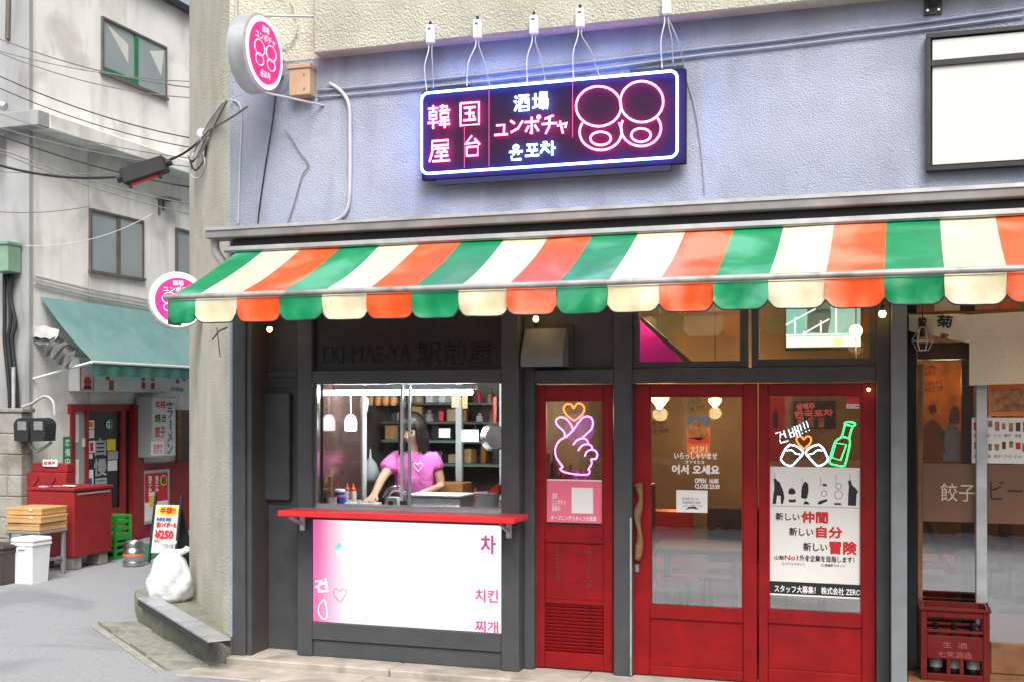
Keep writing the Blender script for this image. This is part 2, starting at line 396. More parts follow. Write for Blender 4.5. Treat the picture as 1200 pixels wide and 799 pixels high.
a0, a1, b0, b1 = ground(113, 731), ground(195, 787), ground(162, 731.5), ground(247, 782)
for i in range(4):                                   # drain slabs beside the kerb
    t0, t1 = i / 4 + .006, (i + 1) / 4 - .006
    q = [a0.lerp(a1, t0), a0.lerp(a1, t1), b0.lerp(b1, t1), b0.lerp(b1, t0)]; zz = .022 + random.uniform(-.008, .008)
    c_ = sum(q, Vector()) / 4; q = [c_ + (p - c_) * .955 for p in q]
    kb.part('drain_slab', MB().prism([(p.x, p.y, -.04) for p in q], (0, 0, .04 + zz)), 'slab_concrete')
edge = MB(); d_ = (a1 - a0).normalized(); nn = Vector((d_.y, -d_.x, 0)) * -.05
for i in range(3):
    p0, p1 = a0.lerp(a1, i / 3 + .004), a0.lerp(a1, (i + 1) / 3 - .004)
    kb.part('edging_stone', MB().prism([(p.x, p.y, -.04) for p in (p0, p1, p1 - nn * 1.2, p0 - nn * 1.2)], (0, 0, .047)), 'concrete')

# ------------------------------------------------------------------ the shop building
sb = Thing('shop_building', 'pale blue stucco shop building with grey timber front and red doors', 'building', (-2, 7.3, 0))
XL, XR = -4.36, 4.5
blue = sb.part('upper_wall', MB().box(XL, XR, 7.05, 7.28, 2.72, 4.06), 'blue_stucco', label='pale blue stucco wall above the awning')
sb.part('wall_edge', MB().box(XL - .035, XL + .02, 7.07, 7.30, 0.16, 4.055), 'blue_stucco')
sb.part('corner_wall', MB().prism([(x, y, 0) for x, y in ((-4.39, 7.09), (-4.55, 7.23), (-5.2, 7.98), (-5.78, 8.66), (-5.85, 8.85), (-5.85, 15), (-4.39, 15))], (0, 0, 9)), 'beige_stucco', label='beige stucco slanting corner wall')
xsl = PY(6.93).pt(367, 65).x
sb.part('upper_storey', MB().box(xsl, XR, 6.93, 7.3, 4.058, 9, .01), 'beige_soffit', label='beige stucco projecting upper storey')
sb.part('recessed_wall', MB().box(-4.388, xsl - .002, 7.052, 7.3, 4.064, 9), 'beige_stucco')
sb.part('body', MB().box(-4.3, XR, 10.6, 15, 0, 9), 'beige_stucco')
sb.part('roof', MB().box(-4.38, XR, 7.2, 10.62, 4.3, 9), 'beige_stucco')
# grey outer post and reveal
sb.part('corner_post', MB().box(-4.352, -4.252, 7.025, 7.10, 0.0, 2.74, .006), 'frame_grey')
sb.part('corner_post', MB().box(-4.25, -4.215, 7.045, 7.11, 0.0, 2.74, .005), 'frame_grey')
sb.part('reveal', MB().box(-4.248, -4.225, 7.108, 7.33, 0.0, 2.74), 'frame_brown')
SP = PY(7.26)
def colm(name, x0, x1, yf, z0=.05, z1=2.72, dep=.12, mat='frame_grey'):
    return sb.part(name, MB().box(x0, x1, yf, yf + dep, z0, z1, .006), mat)
def Xat(px, y): return PY(y).pt(px, HZ).x
xa, xb = Xat(303, 7.30), Xat(349, 7.30)
pn = sb.part('side_panel', MB().box(xa, xb + .05, 7.30, 7.34, .05, 2.72), 'frame_grey')
sb.part('side_batten', MB().on(S_, 304, 435, 349, 441, 0, .018), 'frame_grey', pn)
sb.part('side_batten', MB().on(S_, 304, 449, 349, 453, 0, .012), 'frame_grey', pn)
cv = sb.part('meter_cover', MB().on(S_, 308, 460, 343, 585, 0, .05, .006), 'frame_grey')
# serving hatch surround
x0, x1, x2, x3 = Xat(348, 7.15), Xat(365, 7.15), Xat(587, 7.15), Xat(608, 7.15)
hz = lambda py, px=475, pl=B_: pl.pt(px, py).z
zT, zS, zH, zB0, zB1 = hz(433), hz(449), hz(597), hz(612), hz(735)
sb.part('hatch_stile', MB().box(x0, x1, 7.15, 7.32, .05, 2.72, .006), 'frame_grey')
sb.part('hatch_stile', MB().box(x2, x3, 7.15, 7.32, .05, 2.72, .006), 'frame_grey')
sb.part('hatch_rail', MB().box(x1 + .001, x2 - .001, 7.156, 7.30, zS, zT, .004), 'frame_grey')
sb.part('hatch_rail', MB().box(x1 + .001, x2 - .001, 7.156, 7.30, zB0, zH - .03, .004), 'frame_grey')
sb.part('hatch_rail', MB().box(x1 + .001, x2 - .001, 7.156, 7.30, .165, zB1 - .003, .004), 'frame_grey')
sb.part('kick_board', MB().box(x1 + .001, x2 - .001, 7.172, 7.30, .052, .163, .003), 'frame_grey')
sb.part('back_board', MB().box(x1 + .001, x2 - .001, 7.24, 7.30, zB1, zB0), 'frame_grey')
sill = sb.part('hatch_sill', MB().box(x1 - .09, x2 + .012, 7.05, 7.40, zH - .028, zH, .004), 'steel')
sb.part('sill_lip', MB().box(x1 - .09, x2 + .012, 7.045, 7.06, zH - .045, zH - .004, .002), 'steel', sill)
# hatch glazing: two sliding panes with slim steel stiles
hw = sb.part('hatch_window', MB().box(x1 + .001, x1 + .022, 7.19, 7.24, zH, zS).box(x1 + .022, x2, 7.19, 7.24, zH, zH + .02).box(x2 - .012, x2 - .001, 7.19, 7.24, zH + .02, zS), 'steel')
xm = Xat(475, 7.2)
for a, b, yy in ((x1 + .023, xm + .02, 7.203), (xm - .02, x2 - .014, 7.226)):
    pane = sb.part('pane', MB().box(a, b, yy, yy + .005, zH + .021, zS - .001), 'clear_glass', hw)
sb.part('pane_stile', MB().box(xm - .036, xm - .018, 7.196, 7.213, zH + .021, zS - .001, .002), 'galv', hw)
sb.part('pane_stile', MB().box(xm + .010, xm + .026, 7.219, 7.237, zH + .021, zS - .001, .002), 'galv', hw)
sb.part('pane_latch', MB().box(xm - .036, xm + .02, 7.185, 7.196, zH + .03, zH + .055, .003), 'black_metal', hw)
# posts, beam and panels round the doors
xp = {k: Xat(k, 7.25) for k in (608, 626, 719, 741, 875, 882, 1027, 1044)}
colm('post', x3 + .001, xp[626], 7.245)
colm('post', xp[719], xp[741], 7.245)
colm('post', xp[1027], xp[1044] - .002, 7.245)
zb0, zb1 = hz(448, 830, SP), hz(431, 830, SP)
for a, b in ((xp[626], xp[719]), (xp[741], xp[1027])):
    sb.part('beam', MB().box(a + .001, b - .001, 7.248, 7.36, zb0, zb1, .004), 'frame_grey')
sb.part('over_door_panel', MB().box(xp[626] + .001, xp[719] - .001, 7.295, 7.34, zb1 + .001, 2.72), 'frame_grey')
for a, b, gx0, gy0, gx1, gy1 in ((741, 877, 748, 330, 867, 423), (880, 1027, 889, 330, 1019, 420)):
    fx0, fx1 = Xat(a, 7.26) + .003, Xat(b, 7.26) - .003
    g0, g1 = Xat(gx0, 7.26), Xat(gx1, 7.26); zt, zz = 2.72, hz(gy1, (gx0 + gx1) / 2, SP)
    m_ = MB().box(fx0, g0, 7.265, 7.32, zb1 + .002, zt, .003).box(g1, fx1, 7.265, 7.32, zb1 + .002, zt, .003).box(g0, g1, 7.268, 7.32, zb1 + .003, zz, .003)
    tw = sb.part('transom_window', m_, 'frame_grey')
    sb.part('pane', MB().box(g0, g1, 7.29, 7.296, zz, zt), 'clear_glass', tw)
sb.part('pier', MB().box(Xat(1044, 7.08), Xat(1063, 7.08), 7.08, 7.62, 0, 2.72, .006), 'pier_grey')
# hidden shell of the rooms
fl = sb.part('floor', MB().box(-4.22, 3, 7.38, 10.6, -.02, .048), 'int_floor')
sb.part('ceiling', MB().box(-4.22, 4, 7.34, 10.6, 2.66, 2.74), 'int_ceiling')
sb.part('kitchen_wall', MB().box(-4.3, -2.36, 9.3, 9.4, .05, 2.66), 'int_kitchen')
sb.part('kitchen_wall', MB().box(-4.30, -4.22, 7.34, 9.3, .05, 2.66), 'int_kitchen')
sb.part('kitchen_wall', MB().box(-2.40, -2.34, 7.34, 9.8, .05, 2.66), 'int_kitchen')
sb.part('dining_wall', MB().box(-2.34, .02, 9.7, 9.8, .05, 2.66), 'int_wall')
sb.part('dining_wall', MB().box(-.03, .03, 7.63, 9.7, .05, 2.66), 'int_wall')
sb.part('gloss_panel', MB().box(-3.795, -3.775, 7.25, 7.87, .9, 2.0), 'gloss_brown')
sb.part('gloss_panel_edge', MB().box(-3.80, -3.76, 7.872, 7.905, .9, 2.6), 'white_paint')
sb.part('counter_inside', MB().box(-4.2, -2.42, 7.31, 7.80, .9, zH - .03), 'steel')
# ---- doors
def door(x0p, x1p, label, gl, panel, handle=None, louvre=None, yf=7.30):
    pl = PY(yf)
    X0, X1 = Xat(x0p, yf), Xat(x1p, yf); zt = zb0 - .006; z0 = .058
    g = [Xat(gl[0], yf), Xat(gl[2], yf), hz(gl[3], (gl[0] + gl[2]) / 2, pl), hz(gl[1], (gl[0] + gl[2]) / 2, pl)]
    body = MB()
    body.box(X0, g[0], yf, yf + .045, z0, zt, .004).box(g[1], X1, yf, yf + .045, z0, zt, .004)
    body.box(g[0] + .0005, g[1] - .0005, yf + .002, yf + .043, g[3], zt - .001, .004)
    zp = [hz(p, (gl[0] + gl[2]) / 2, pl) for p in panel]               # rails between the panels, top to bottom
    zs = [g[2]] + zp + [z0 + .001]
    for k in range(0, len(zs), 2):
        body.box(g[0] + .0005, g[1] - .0005, yf + .002, yf + .043, zs[k + 1], zs[k], .004)
    d = sb.part('door', body, 'door_red', label=label)
    sb.part('pane', MB().box(g[0] - .004, g[1] + .004, yf + .022, yf + .028, g[2] - .004, g[3] + .004), 'door_glass', d)
    sb.part('glazing_bead', MB().box(g[0], g[0] + .010, yf + .004, yf + .021, g[2], g[3]).box(g[1] - .010, g[1], yf + .004, yf + .021, g[2], g[3]).box(g[0] + .01, g[1] - .01, yf + .004, yf + .021, g[2], g[2] + .010).box(g[0] + .01, g[1] - .01, yf + .004, yf + .021, g[3] - .010, g[3]), 'door_red', d)
    n = 0
    for k in range(1, len(zs) - 1, 2):
        zt_, zb_ = zs[k], zs[k + 1]
        if louvre is not None and n == louvre:
            N = 14; h = (zt_ - zb_) / N
            sb.part('louvre_back', MB().box(g[0], g[1], yf + .034, yf + .04, zb_, zt_), 'door_red', d)
            me = MB().obox((0, 0, 0), (1, 0, 0), (0, -.55, 1), g[1] - g[0], h * .95, .006, .001).mesh('slat', 'door_red')
            for j in range(N):
                sb.same('slat', me, Vector(((g[0] + g[1]) / 2, yf + .018, zb_ + h * (j + .5))) - sb.loc, d)
        else:
            sb.part('door_panel', MB().box(g[0] + .0005, g[1] - .0005, yf + .016, yf + .03, zb_, zt_, .002), 'door_red', d)
        n += 1
    return d, g
d1, g1 = door(627, 718.5, 'narrow red door with louvres and a pink neon hand', (638, 468, 707, 617), [636, 703, 708, 765], louvre=1)
d2, g2 = door(742, 887, 'red glazed door with a driftwood handle', (761, 463, 871, 712), [727, 783])
d3, g3 = door(889, 1026.5, 'red glazed door covered by a white recruiting poster', (900, 462, 1010, 718), [733, 787])
sb.part('door_edge_strip', MB().box(xp[741] - .012, xp[741] - .001, 7.232, 7.246, .06, hz(605, 740, S_), .001), 'galv')
hp = [(748, 566), (751, 585), (747, 605), (750, 630), (747, 656)]
hpts = smooth_path([PY(7.255).pt(*p) for p in hp], 5)
nh = len(hpts)
hd = sb.part('handle', MB().tube(hpts, .02, 8, radii=[.021 * (.72 + .28 * math.sin(1.2 + i * .75)) + .005 for i in range(nh)]), 'driftwood', d2, smooth='all')
sb.part('handle', MB().tube([PY(7.30).pt(748, 575), PY(7.25).pt(748, 575)], .01).tube([PY(7.30).pt(748, 645), PY(7.25).pt(748, 645)], .01), 'driftwood', d2)
sb.part('lock', MB().on(S_, 744, 660, 749, 670, 0, .012, .003), 'steel', d2)
# ---- gutter and awning rail on the wall
gt = sb.part('gutter', MB().box(-4.47, XR, 6.88, 7.049, 2.872, 2.938, .006), 'gutter_grey')
sb.part('gutter_lip', MB().box(-4.47, XR, 6.872, 6.879, 2.925, 2.946), 'galv', gt)
sb.part('gutter_bracket', MB().box(-4.30, XR, 6.95, 7.048, 2.74, 2.868), 'black_metal', gt)
sb.part('downpipe', MB().tube(smooth_path([(-4.45, 6.97, 2.88), (-4.45, 6.98, 2.80), (-4.42, 7.02, 2.72), (-4.40, 7.05, 2.62), (-4.40, 7.05, 2.45)]), .03, 10), 'pipe_grey', gt, smooth=True)

# ------------------------------------------------------------------ building across the street (seen mirrored in the glass)
ob = Thing('opposite_building', 'dark low building across the street mirrored in the door glass', 'building', (0, -4, 0))
ob.part('wall', MB().box(-9, 12, -9, -2.2, 0, 2.9), 'wood_dark')
for i in range(6):
    wd = ob.part('window', MB().box(-7.6 + i * 3, -5.9 + i * 3, -2.21, -2.16, .9, 2.2, .01), 'brown_frame')
    ob.part('pane', MB().box(-7.5 + i * 3, -6.0 + i * 3, -2.165, -2.15, 1.0, 2.1), 'black_gloss', wd)

# ------------------------------------------------------------------ the striped awning
AY0, AZ0, AY1, AZ1 = 6.99, 2.815, 6.15, 2.412
aw = Thing('striped_awning', 'orange green and cream striped awning over the whole shop front', 'awning', (-2, 6.5, 2.3))
PITCH, X00 = .2827, -.092
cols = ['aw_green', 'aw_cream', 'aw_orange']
def fab(x, t):
    """a point on the awning cloth: t runs from the wall to the front bar, with a little sag and ripple"""
    s = math.sin(math.pi * t)
    return Vector((x, AY0 + (AY1 - AY0) * t, AZ0 + (AZ1 - AZ0) * t - .022 * s - .006 * s * math.sin(x * 5.1) + .0035 * s * math.sin(x * 13 + t * 4)))
XA0, XA1 = -4.25, 2.5
k = -15
while X00 + k * PITCH < XA1:
    a, b = max(XA0, X00 + k * PITCH), min(XA1, X00 + (k + 1) * PITCH); k += 1
    if b - a < .03: continue
    m_ = MB(); NU, NV = 4, 10
    vs = [fab(a + (b - a) * i / NU, j / NV) for j in range(NV + 1) for i in range(NU + 1)]
    m_.add(vs, [(j * (NU + 1) + i, j * (NU + 1) + i + 1, (j + 1) * (NU + 1) + i + 1, (j + 1) * (NU + 1) + i) for j in range(NV) for i in range(NU)])
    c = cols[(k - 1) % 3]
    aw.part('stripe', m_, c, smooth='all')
    # scalloped flap hanging from the front bar
    m_ = MB(); NU, NV = 14, 7; ph = random.uniform(0, 6); lo_ = .116 + random.uniform(-.004, .006); am = random.uniform(.010, .022)
    def flap(i, j):
        u = i / NU; v = j / NV; e = min(u, 1 - u) * 2
        L_ = lo_ - .012 + .042 * (1 - (1 - min(1, e * 2.2)) ** 2.6)
        wv = am * v * math.sin(ph + u * 5) + .007 * v * math.sin(ph * 2 + u * 13) + .008 * math.sin(v * 4 + ph + u * 2) * v
        return Vector((a + (b - a) * u + .002 * math.sin(ph + v * 3), AY1 - .012 + wv, AZ1 - .022 - L_ * v))
    vs = [flap(i, j) for j in range(NV + 1) for i in range(NU + 1)]
    m_.add(vs, [(j * (NU + 1) + i, j * (NU + 1) + i + 1, (j + 1) * (NU + 1) + i + 1, (j + 1) * (NU + 1) + i) for j in range(NV) for i in range(NU)])
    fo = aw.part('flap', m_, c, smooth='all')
    aw.part('flap_piping', MB().tube([flap(i, NV) for i in range(NU + 1)], .0042, 5), 'dark_rubber', fo)
    aw.part('flap_stitching', MB().tube([flap(i, 0) + Vector((0, -.004, -.008)) for i in range(0, NU + 1, 2)], .0016, 4), 'dark_rubber', fo)
# closed triangular end at the left
vs = [fab(XA0, j / 10) for j in range(11)]
aw.part('end_flap', MB().add([Vector((XA0 + .001, AY1 - .012 + .02 * j, AZ1 - .022 - .15 * v)) for v in (0, 1) for j in range(8)], [(j, j + 1, 9 + j, 8 + j) for j in range(7)]), 'aw_green')
aw.part('front_bar', MB().tube([(XA0 - .03, AY1 - .004, AZ1 - .004), (XA1, AY1 - .004, AZ1 - .004)], .017, 12), 'bar_worn', smooth=True)
aw.part('top_rail', MB().box(-4.34, XR, 6.90, 6.965, 2.775, 2.80, .004).box(-4.34, XR, 6.885, 6.90, 2.785, 2.812), 'galv')
for x in (-4.12, -1.9, .35):
    aw.part('folding_arm', MB().beam((x, 7.0, 2.72), (x + .25, 6.55, 2.52), .03, .05).beam((x + .25, 6.55, 2.52), (x, AY1 + .02, AZ1 - .04), .03, .045), 'galv')
# ------------------------------------------------------------------ neon lettering strokes, each character in a unit box
GL = {
'韓': [[(.02,.88),(.46,.88)],[(.24,1),(.24,.74)],[(.08,.72),(.40,.72),(.40,.42),(.08,.42),(.08,.72)],[(.08,.57),(.40,.57)],[(0,.26),(.48,.26)],[(.24,.42),(.24,0)],
      [(.56,.92),(.88,.92),(.86,.76)],[(.68,1),(.64,.76)],[(.52,.75),(1,.75)],[(.58,.63),(.94,.63),(.94,.44),(.58,.44),(.58,.63)],[(.54,.31),(.98,.31)],[(.62,.31),(.60,.16)],[(.52,.15),(1,.15)],[(.77,.44),(.77,0)]],
'国': [[(.04,.96),(.96,.96),(.96,.03),(.04,.03),(.04,.96)],[(.22,.76),(.78,.76)],[(.27,.52),(.73,.52)],[(.2,.24),(.8,.24)],[(.5,.76),(.5,.24)],[(.66,.42),(.74,.32)]],
'屋': [[(.14,.74),(.92,.74),(.92,.96),(.14,.96),(.14,.45),(0,.02)],[(.25,.60),(.94,.60)],[(.52,.60),(.36,.42),(.82,.45)],[(.72,.53),(.88,.39)],[(.27,.25),(.92,.25)],[(.58,.43),(.58,.03)],[(.16,.03),(1,.03)]],
'台': [[(.5,1),(.12,.62),(.86,.67)],[(.66,.84),(.95,.55)],[(.2,.46),(.84,.46),(.84,.04),(.2,.04),(.2,.46)]],
'酒': [[(.05,.92),(.18,.8)],[(0,.64),(.14,.54)],[(.02,.03),(.2,.38)],[(.3,.94),(1,.94)],[(.34,.72),(.97,.72),(.97,0),(.34,0),(.34,.72)],[(.54,.94),(.53,.6),(.44,.44)],[(.76,.94),(.76,.5),(.9,.48)],[(.34,.24),(.97,.24)]],
'場': [[(0,.66),(.34,.66)],[(.17,.96),(.17,.2)],[(0,.12),(.36,.26)],[(.48,.98),(.9,.98),(.9,.66),(.48,.66),(.48,.98)],[(.48,.82),(.9,.82)],[(.4,.54),(1,.54)],[(.56,.54),(.4,.3)],[(.5,.41),(.97,.41),(.9,.02),(.8,.07)],[(.67,.41),(.45,.08)],[(.83,.41),(.62,.02)]],
'ユ': [[(.15,.8),(.76,.8),(.7,.14)],[(0,.14),(1,.14)]],
'ン': [[(.08,.88),(.36,.68)],[(.1,.08),(.6,.3),(.95,.82)]],
'ポ': [[(.03,.7),(.9,.7)],[(.46,.95),(.46,.05),(.36,.12)],[(.27,.5),(.08,.18)],[(.66,.5),(.88,.18)],[(.90+.08*math.cos(a),.92+.08*math.sin(a)) for a in [i*math.pi/4 for i in range(9)]]],
'チ': [[(.78,.98),(.2,.83)],[(0,.56),(1,.56)],[(.52,.9),(.5,.4),(.25,.03)]],
'ャ': [[(.08,.58),(.92,.72),(.75,.42)],[(.32,.88),(.56,.05)]],
'윤': [[(.5+.17*math.cos(a),.84+.14*math.sin(a)) for a in [i*math.pi/5 for i in range(11)]],[(.03,.56),(.97,.56)],[(.35,.56),(.35,.36)],[(.66,.56),(.66,.36)],[(.2,.28),(.2,.05),(.88,.05)]],
'포': [[(.1,.92),(.9,.92)],[(.3,.92),(.34,.5)],[(.7,.92),(.66,.5)],[(.1,.5),(.9,.5)],[(.5,.5),(.5,.13)],[(0,.12),(1,.12)]],
'차': [[(.2,.97),(.45,.94)],[(.03,.75),(.62,.75)],[(.33,.75),(.02,.22)],[(.33,.52),(.6,.22)],[(.8,1),(.8,0)],[(.8,.52),(1,.52)]],
'건': [[(0,.95),(.5,.95),(.3,.42)],[(.5,.7),(.85,.7)],[(.85,1),(.85,.34)],[(.2,.3),(.2,0),(.95,0)]],
'배': [[(0,.9),(0,.1),(.4,.1),(.4,.9)],[(0,.5),(.4,.5)],[(.65,1),(.65,0)],[(.65,.5),(.92,.5)],[(.94,1),(.94,0)]],
'!': [[(.5,1),(.5,.34)],[(.5,.12),(.5,0)]],
}
def glyph(mb, pl, ch, x0, y0, x1, y1, d, r, rot=0., n=6):
    c, W, H = pl.rect(x0, y0, x1, y1); c = c + pl.n * d; cr, sr = math.cos(rot), math.sin(rot)
    for s in GL[ch]:
        p = []
        for (a, b) in s:
            a = (a - .5) * W; b = (b - .5) * H; p.append(c + pl.r * (a * cr - b * sr) + pl.u * (a * sr + b * cr))
        mb.tube(p, r, n)
    return mb
def neon(pl, pts, d, r, closed=False, sm=3, ox=0, oy=0, sc=1., n=7):
    q = [pl.pt(ox + x / sc, oy + y / sc) + pl.n * d for x, y in pts]
    if sm: q = smooth_path(q + ([q[0]] if closed else []), sm)
    if closed and sm: q = q[:-1]
    return MB().tube(q, r, n, closed)

# ------------------------------------------------------------------ big neon sign
NP = PY(6.955); o5 = dict(ox=470, oy=0, sc=3.3333)
def z5(x, y): return 470 + x / 3.3333, y / 3.3333
ns = Thing('neon_sign', 'long black neon sign with pink and blue lettering on the blue wall', 'neon sign', (-2.07, 7.0, 3.18))
X0, X1, Z0, Z1 = -2.925, -1.228, 3.185, 3.752
ns.part('panel', MB().box(X0, X1, 6.962, 7.0, Z0, Z1, .004), 'neon_backing')
ns.part('mount_frame', MB().box(X0 + .1, X1 - .1, 7.001, 7.049, Z0 + .1, Z1 - .1), 'black_metal')
ns.part('bottom_channel', MB().box(X0 + .10, X1 - .09, 6.965, 6.995, Z0 - .035, Z0 - .002), 'black_metal')
ns.part('top_channel', MB().box(X0 + .03, X0 + .32, 6.965, 6.995, Z1 + .001, Z1 + .02), 'black_metal')
ns.part('top_channel', MB().box(X1 - .34, X1 - .02, 6.965, 6.995, Z1 + .001, Z1 + .02), 'black_metal')
def rrect(x0, x1, z0, z1, r, y):
    p = []
    for cx, cz, a in ((x1 - r, z1 - r, 0), (x0 + r, z1 - r, 90), (x0 + r, z0 + r, 180), (x1 - r, z0 + r, 270)):
        p += [Vector((cx + r * math.cos(R(a + 18 * i)), y, cz + r * math.sin(R(a + 18 * i)))) for i in range(6)]
    return p
ns.part('border_tube', MB().tube(rrect(X0 + .014, X1 - .045, Z0 + .035, Z1 - .02, .045, 6.928), .0075, 8, True), 'neon_blue', smooth='all')
for ch, b in (('韓', (110, 415, 195, 505)), ('国', (234, 402, 312, 495)), ('屋', (116, 550, 195, 635)), ('台', (248, 534, 315, 615)),
              ('ユ', (370, 482, 420, 538)), ('ン', (428, 468, 482, 524)), ('ポ', (486, 458, 548, 530)), ('チ', (554, 455, 612, 528)), ('ャ', (610, 470, 656, 528))):
    ns.part('character_tube', glyph(MB(), NP, ch, *z5(b[0], b[1]), *z5(b[2], b[3]), .022, .0058), 'neon_pink', smooth=True)
for ch, b in (('酒', (447, 375, 503, 437)), ('場', (518, 366, 579, 432)), ('윤', (426, 570, 480, 630)), ('포', (490, 565, 542, 618)), ('차', (548, 557, 606, 612))):
    ns.part('character_tube', glyph(MB(), NP, ch, *z5(b[0], b[1]), *z5(b[2], b[3]), .022, .0055), 'neon_ice', smooth=True)
def oval(cx, cy, rx, ry, a0=0, a1=360, n=28): return [(cx + rx * math.cos(R(a0 + (a1 - a0) * i / n)), cy - ry * math.sin(R(a0 + (a1 - a0) * i / n))) for i in range(n + (0 if a1 - a0 == 360 else 1))]
for pts, cl in ((oval(775, 420, 88, 78), True), (oval(943, 402, 84, 80), True), (oval(783, 520, 82, 70, 150, 390), False), (oval(940, 505, 78, 70, 155, 395), False),
                (oval(783, 545, 40, 26), True), (oval(940, 532, 38, 26), True)):
    ns.part('outline_tube', neon(NP, pts, .022, .0055, cl, 0, **o5), 'neon_pink', smooth='all')
for x, y0, y1 in ((346, 355, 652), (672, 325, 540), (250, 500, 660)):
    ns.part('feed_tube', neon(NP, [(x, y0), (x, y1)], .012, .0025, False, 0, **o5), 'lightbox_print')
# transformers on the upper storey with their feed wires
TP = PY(6.93); lab = ['white transformer box leftmost of five above the neon sign', 'second transformer box from the left above the neon sign',
 'middle transformer box of five above the neon sign', 'fourth transformer box from the left above the neon sign', 'rightmost transformer box of five above the neon sign']
feet = [((500, 106), (508, 104)), ((547, 101), (574, 100)), ((618, 97), (639, 95)), ((672, 92), (702, 88)), ((776, 80), (789, 75))]
for (cx, cyy), L_, ft in zip(((506, 42), (561, 36), (627, 31), (681, 23), (782, 8)), lab, feet):
    c = TP.pt(cx, cyy); t = Thing('transformer_box', L_, 'transformer', c - UP * .06, 'transformers above the neon sign')
    t.part('case', MB().obox(c + Vector((0, -.022, 0)), (1, 0, 0), UP, .052, .115, .04, .006), 'white_plastic')
    t.part('cap', MB().obox(c + Vector((0, -.022, .07)), (1, 0, 0), UP, .016, .025, .016, .003), 'dark_rubber')
    t.part('label_plate', MB().obox(c + Vector((0, -.0435, .03)), (1, 0, 0), UP, .02, .012, .001), 'print_blue')
    for dx, f in zip((-.012, .012), ft):
        e = NP.pt(*f); a = c + Vector((dx, -.02, -.06)); mid = a.lerp(e, .5) + Vector((dx * .8, -.03, -.01))
        t.part('wire', MB().tube(smooth_path([a, a - UP * .05 + Vector((0, -.01, 0)), mid, e]), .0032, 5), 'white_plastic' if dx < 0 else 'print_grey')
solo('hanging_cable', MB().tube(smooth_path([TP.pt(782, 20), PY(6.94).pt(795, 50), PY(7.03).pt(803, 85), PY(7.04).pt(815, 130), PY(7.043).pt(822, 180), PY(7.043).pt(826, 228)]), .004, 5), 'cable_blue', 'thin cable hanging down the wall from the rightmost transformer', 'cable')

# ------------------------------------------------------------------ wall clutter
for dy, L_ in ((0, 'upper blue painted cable running along the wall'), (9, 'lower blue painted cable running along the wall')):
    p = [PY(7.036).pt(x, y + dy) for x, y in ((372, 106), (440, 100), (480, 96), (560, 88), (640, 79), (700, 72), (820, 57), (900, 48), (1000, 36), (1083, 26), (1200, 10))]
    solo('wall_cable', MB().tube(smooth_path([q + Vector((0, 0, random.uniform(-.004, .004))) for q in p], 3), .007, 6), 'cable_blue', L_, 'cable', smooth='all')
solo('conduit_pipe', MB().tube(smooth_path([PY(7.03).pt(*p) for p in ((386, 98), (396, 104), (405, 114), (409.5, 128), (410, 160), (410, 200), (409, 235), (404, 251), (392, 259), (372, 263))], 4), .013, 8), 'conduit', 'grey conduit pipe bending down the wall beside the pink disc', 'pipe', smooth='all')
solo('wall_cable', MB().tube(smooth_path([PY(7.04).pt(*p) for p in ((323, 112), (320, 140), (312, 190), (306, 230), (302, 262))], 3), .005, 5), 'cable_black', 'black cable hanging below the pink disc sign', 'cable')
solo('wall_cable', MB().tube(smooth_path([PY(7.04).pt(*p) for p in ((268, 117), (278, 120), (283, 135), (281, 190), (279, 262))], 3), .006, 5), 'conduit', 'pale cable at the left edge of the blue wall', 'cable')
solo('wall_cable', MB().tube(smooth_path([PY(7.035).pt(*p) for p in ((334, 152), (342, 163), (352, 180), (362, 194), (354, 206), (346, 235), (337, 262))], 3), .004, 5), 'cable_grey', 'thin kinked grey wire on the blue wall', 'wire')
solo('wall_conduit', MB().tube([PY(7.03).pt(277, 0), PY(7.03).pt(276, 60)], .012, 8), 'pipe_grey', 'thin vertical pipe above the pink disc on beige wall', 'pipe', smooth=True)
solo('wall_cable', MB().tube(smooth_path([PY(7.03).pt(*p) for p in ((340, 0), (346, 15), (347, 36), (341, 50), (330, 54))], 4), .006, 6), 'beige_stucco', 'beige painted cable curling down the recessed beige wall', 'cable')
jb = Thing('junction_box', 'tan junction box on the blue wall beside the pink disc', 'junction box', W_.pt(358, 116))
jb.part('case', MB().on(W_, 346, 84, 370, 116, .0, .09, .006), 'box_tan')
jb.part('lid', MB().on(W_, 344, 80, 371, 85, .0, .10, .004), 'box_tan')
jb.part('screw', MB().obox(W_.pt(364, 92) + Vector((0, -.092, 0)), (1, 0, 0), UP, .012, .012, .006), 'grey_paint')
jb.part('screw', MB().obox(W_.pt(364, 108) + Vector((0, -.092, 0)), (1, 0, 0), UP, .012, .012, .006), 'grey_paint')
bk = Thing('wall_bracket', 'black steel bracket at the top of the wall above the blank sign', 'bracket', W_.pt(1092, 18))
bk.part('plate', MB().on(W_, 1083, -6, 1104, 18, 0, .015), 'black_metal')
bk.part('arm', MB().beam(W_.pt(1093, 8), W_.pt(1097, 2) + Vector((0, -.25, .1)), .04, .03), 'black_metal')
for p in ((1087, 14), (1100, 13)): bk.part('bolt', MB().lathe([(.008, 0), (.008, .01)], W_.pt(*p) + Vector((0, -.015, 0)), (0, -1, 0), 6), 'steel')
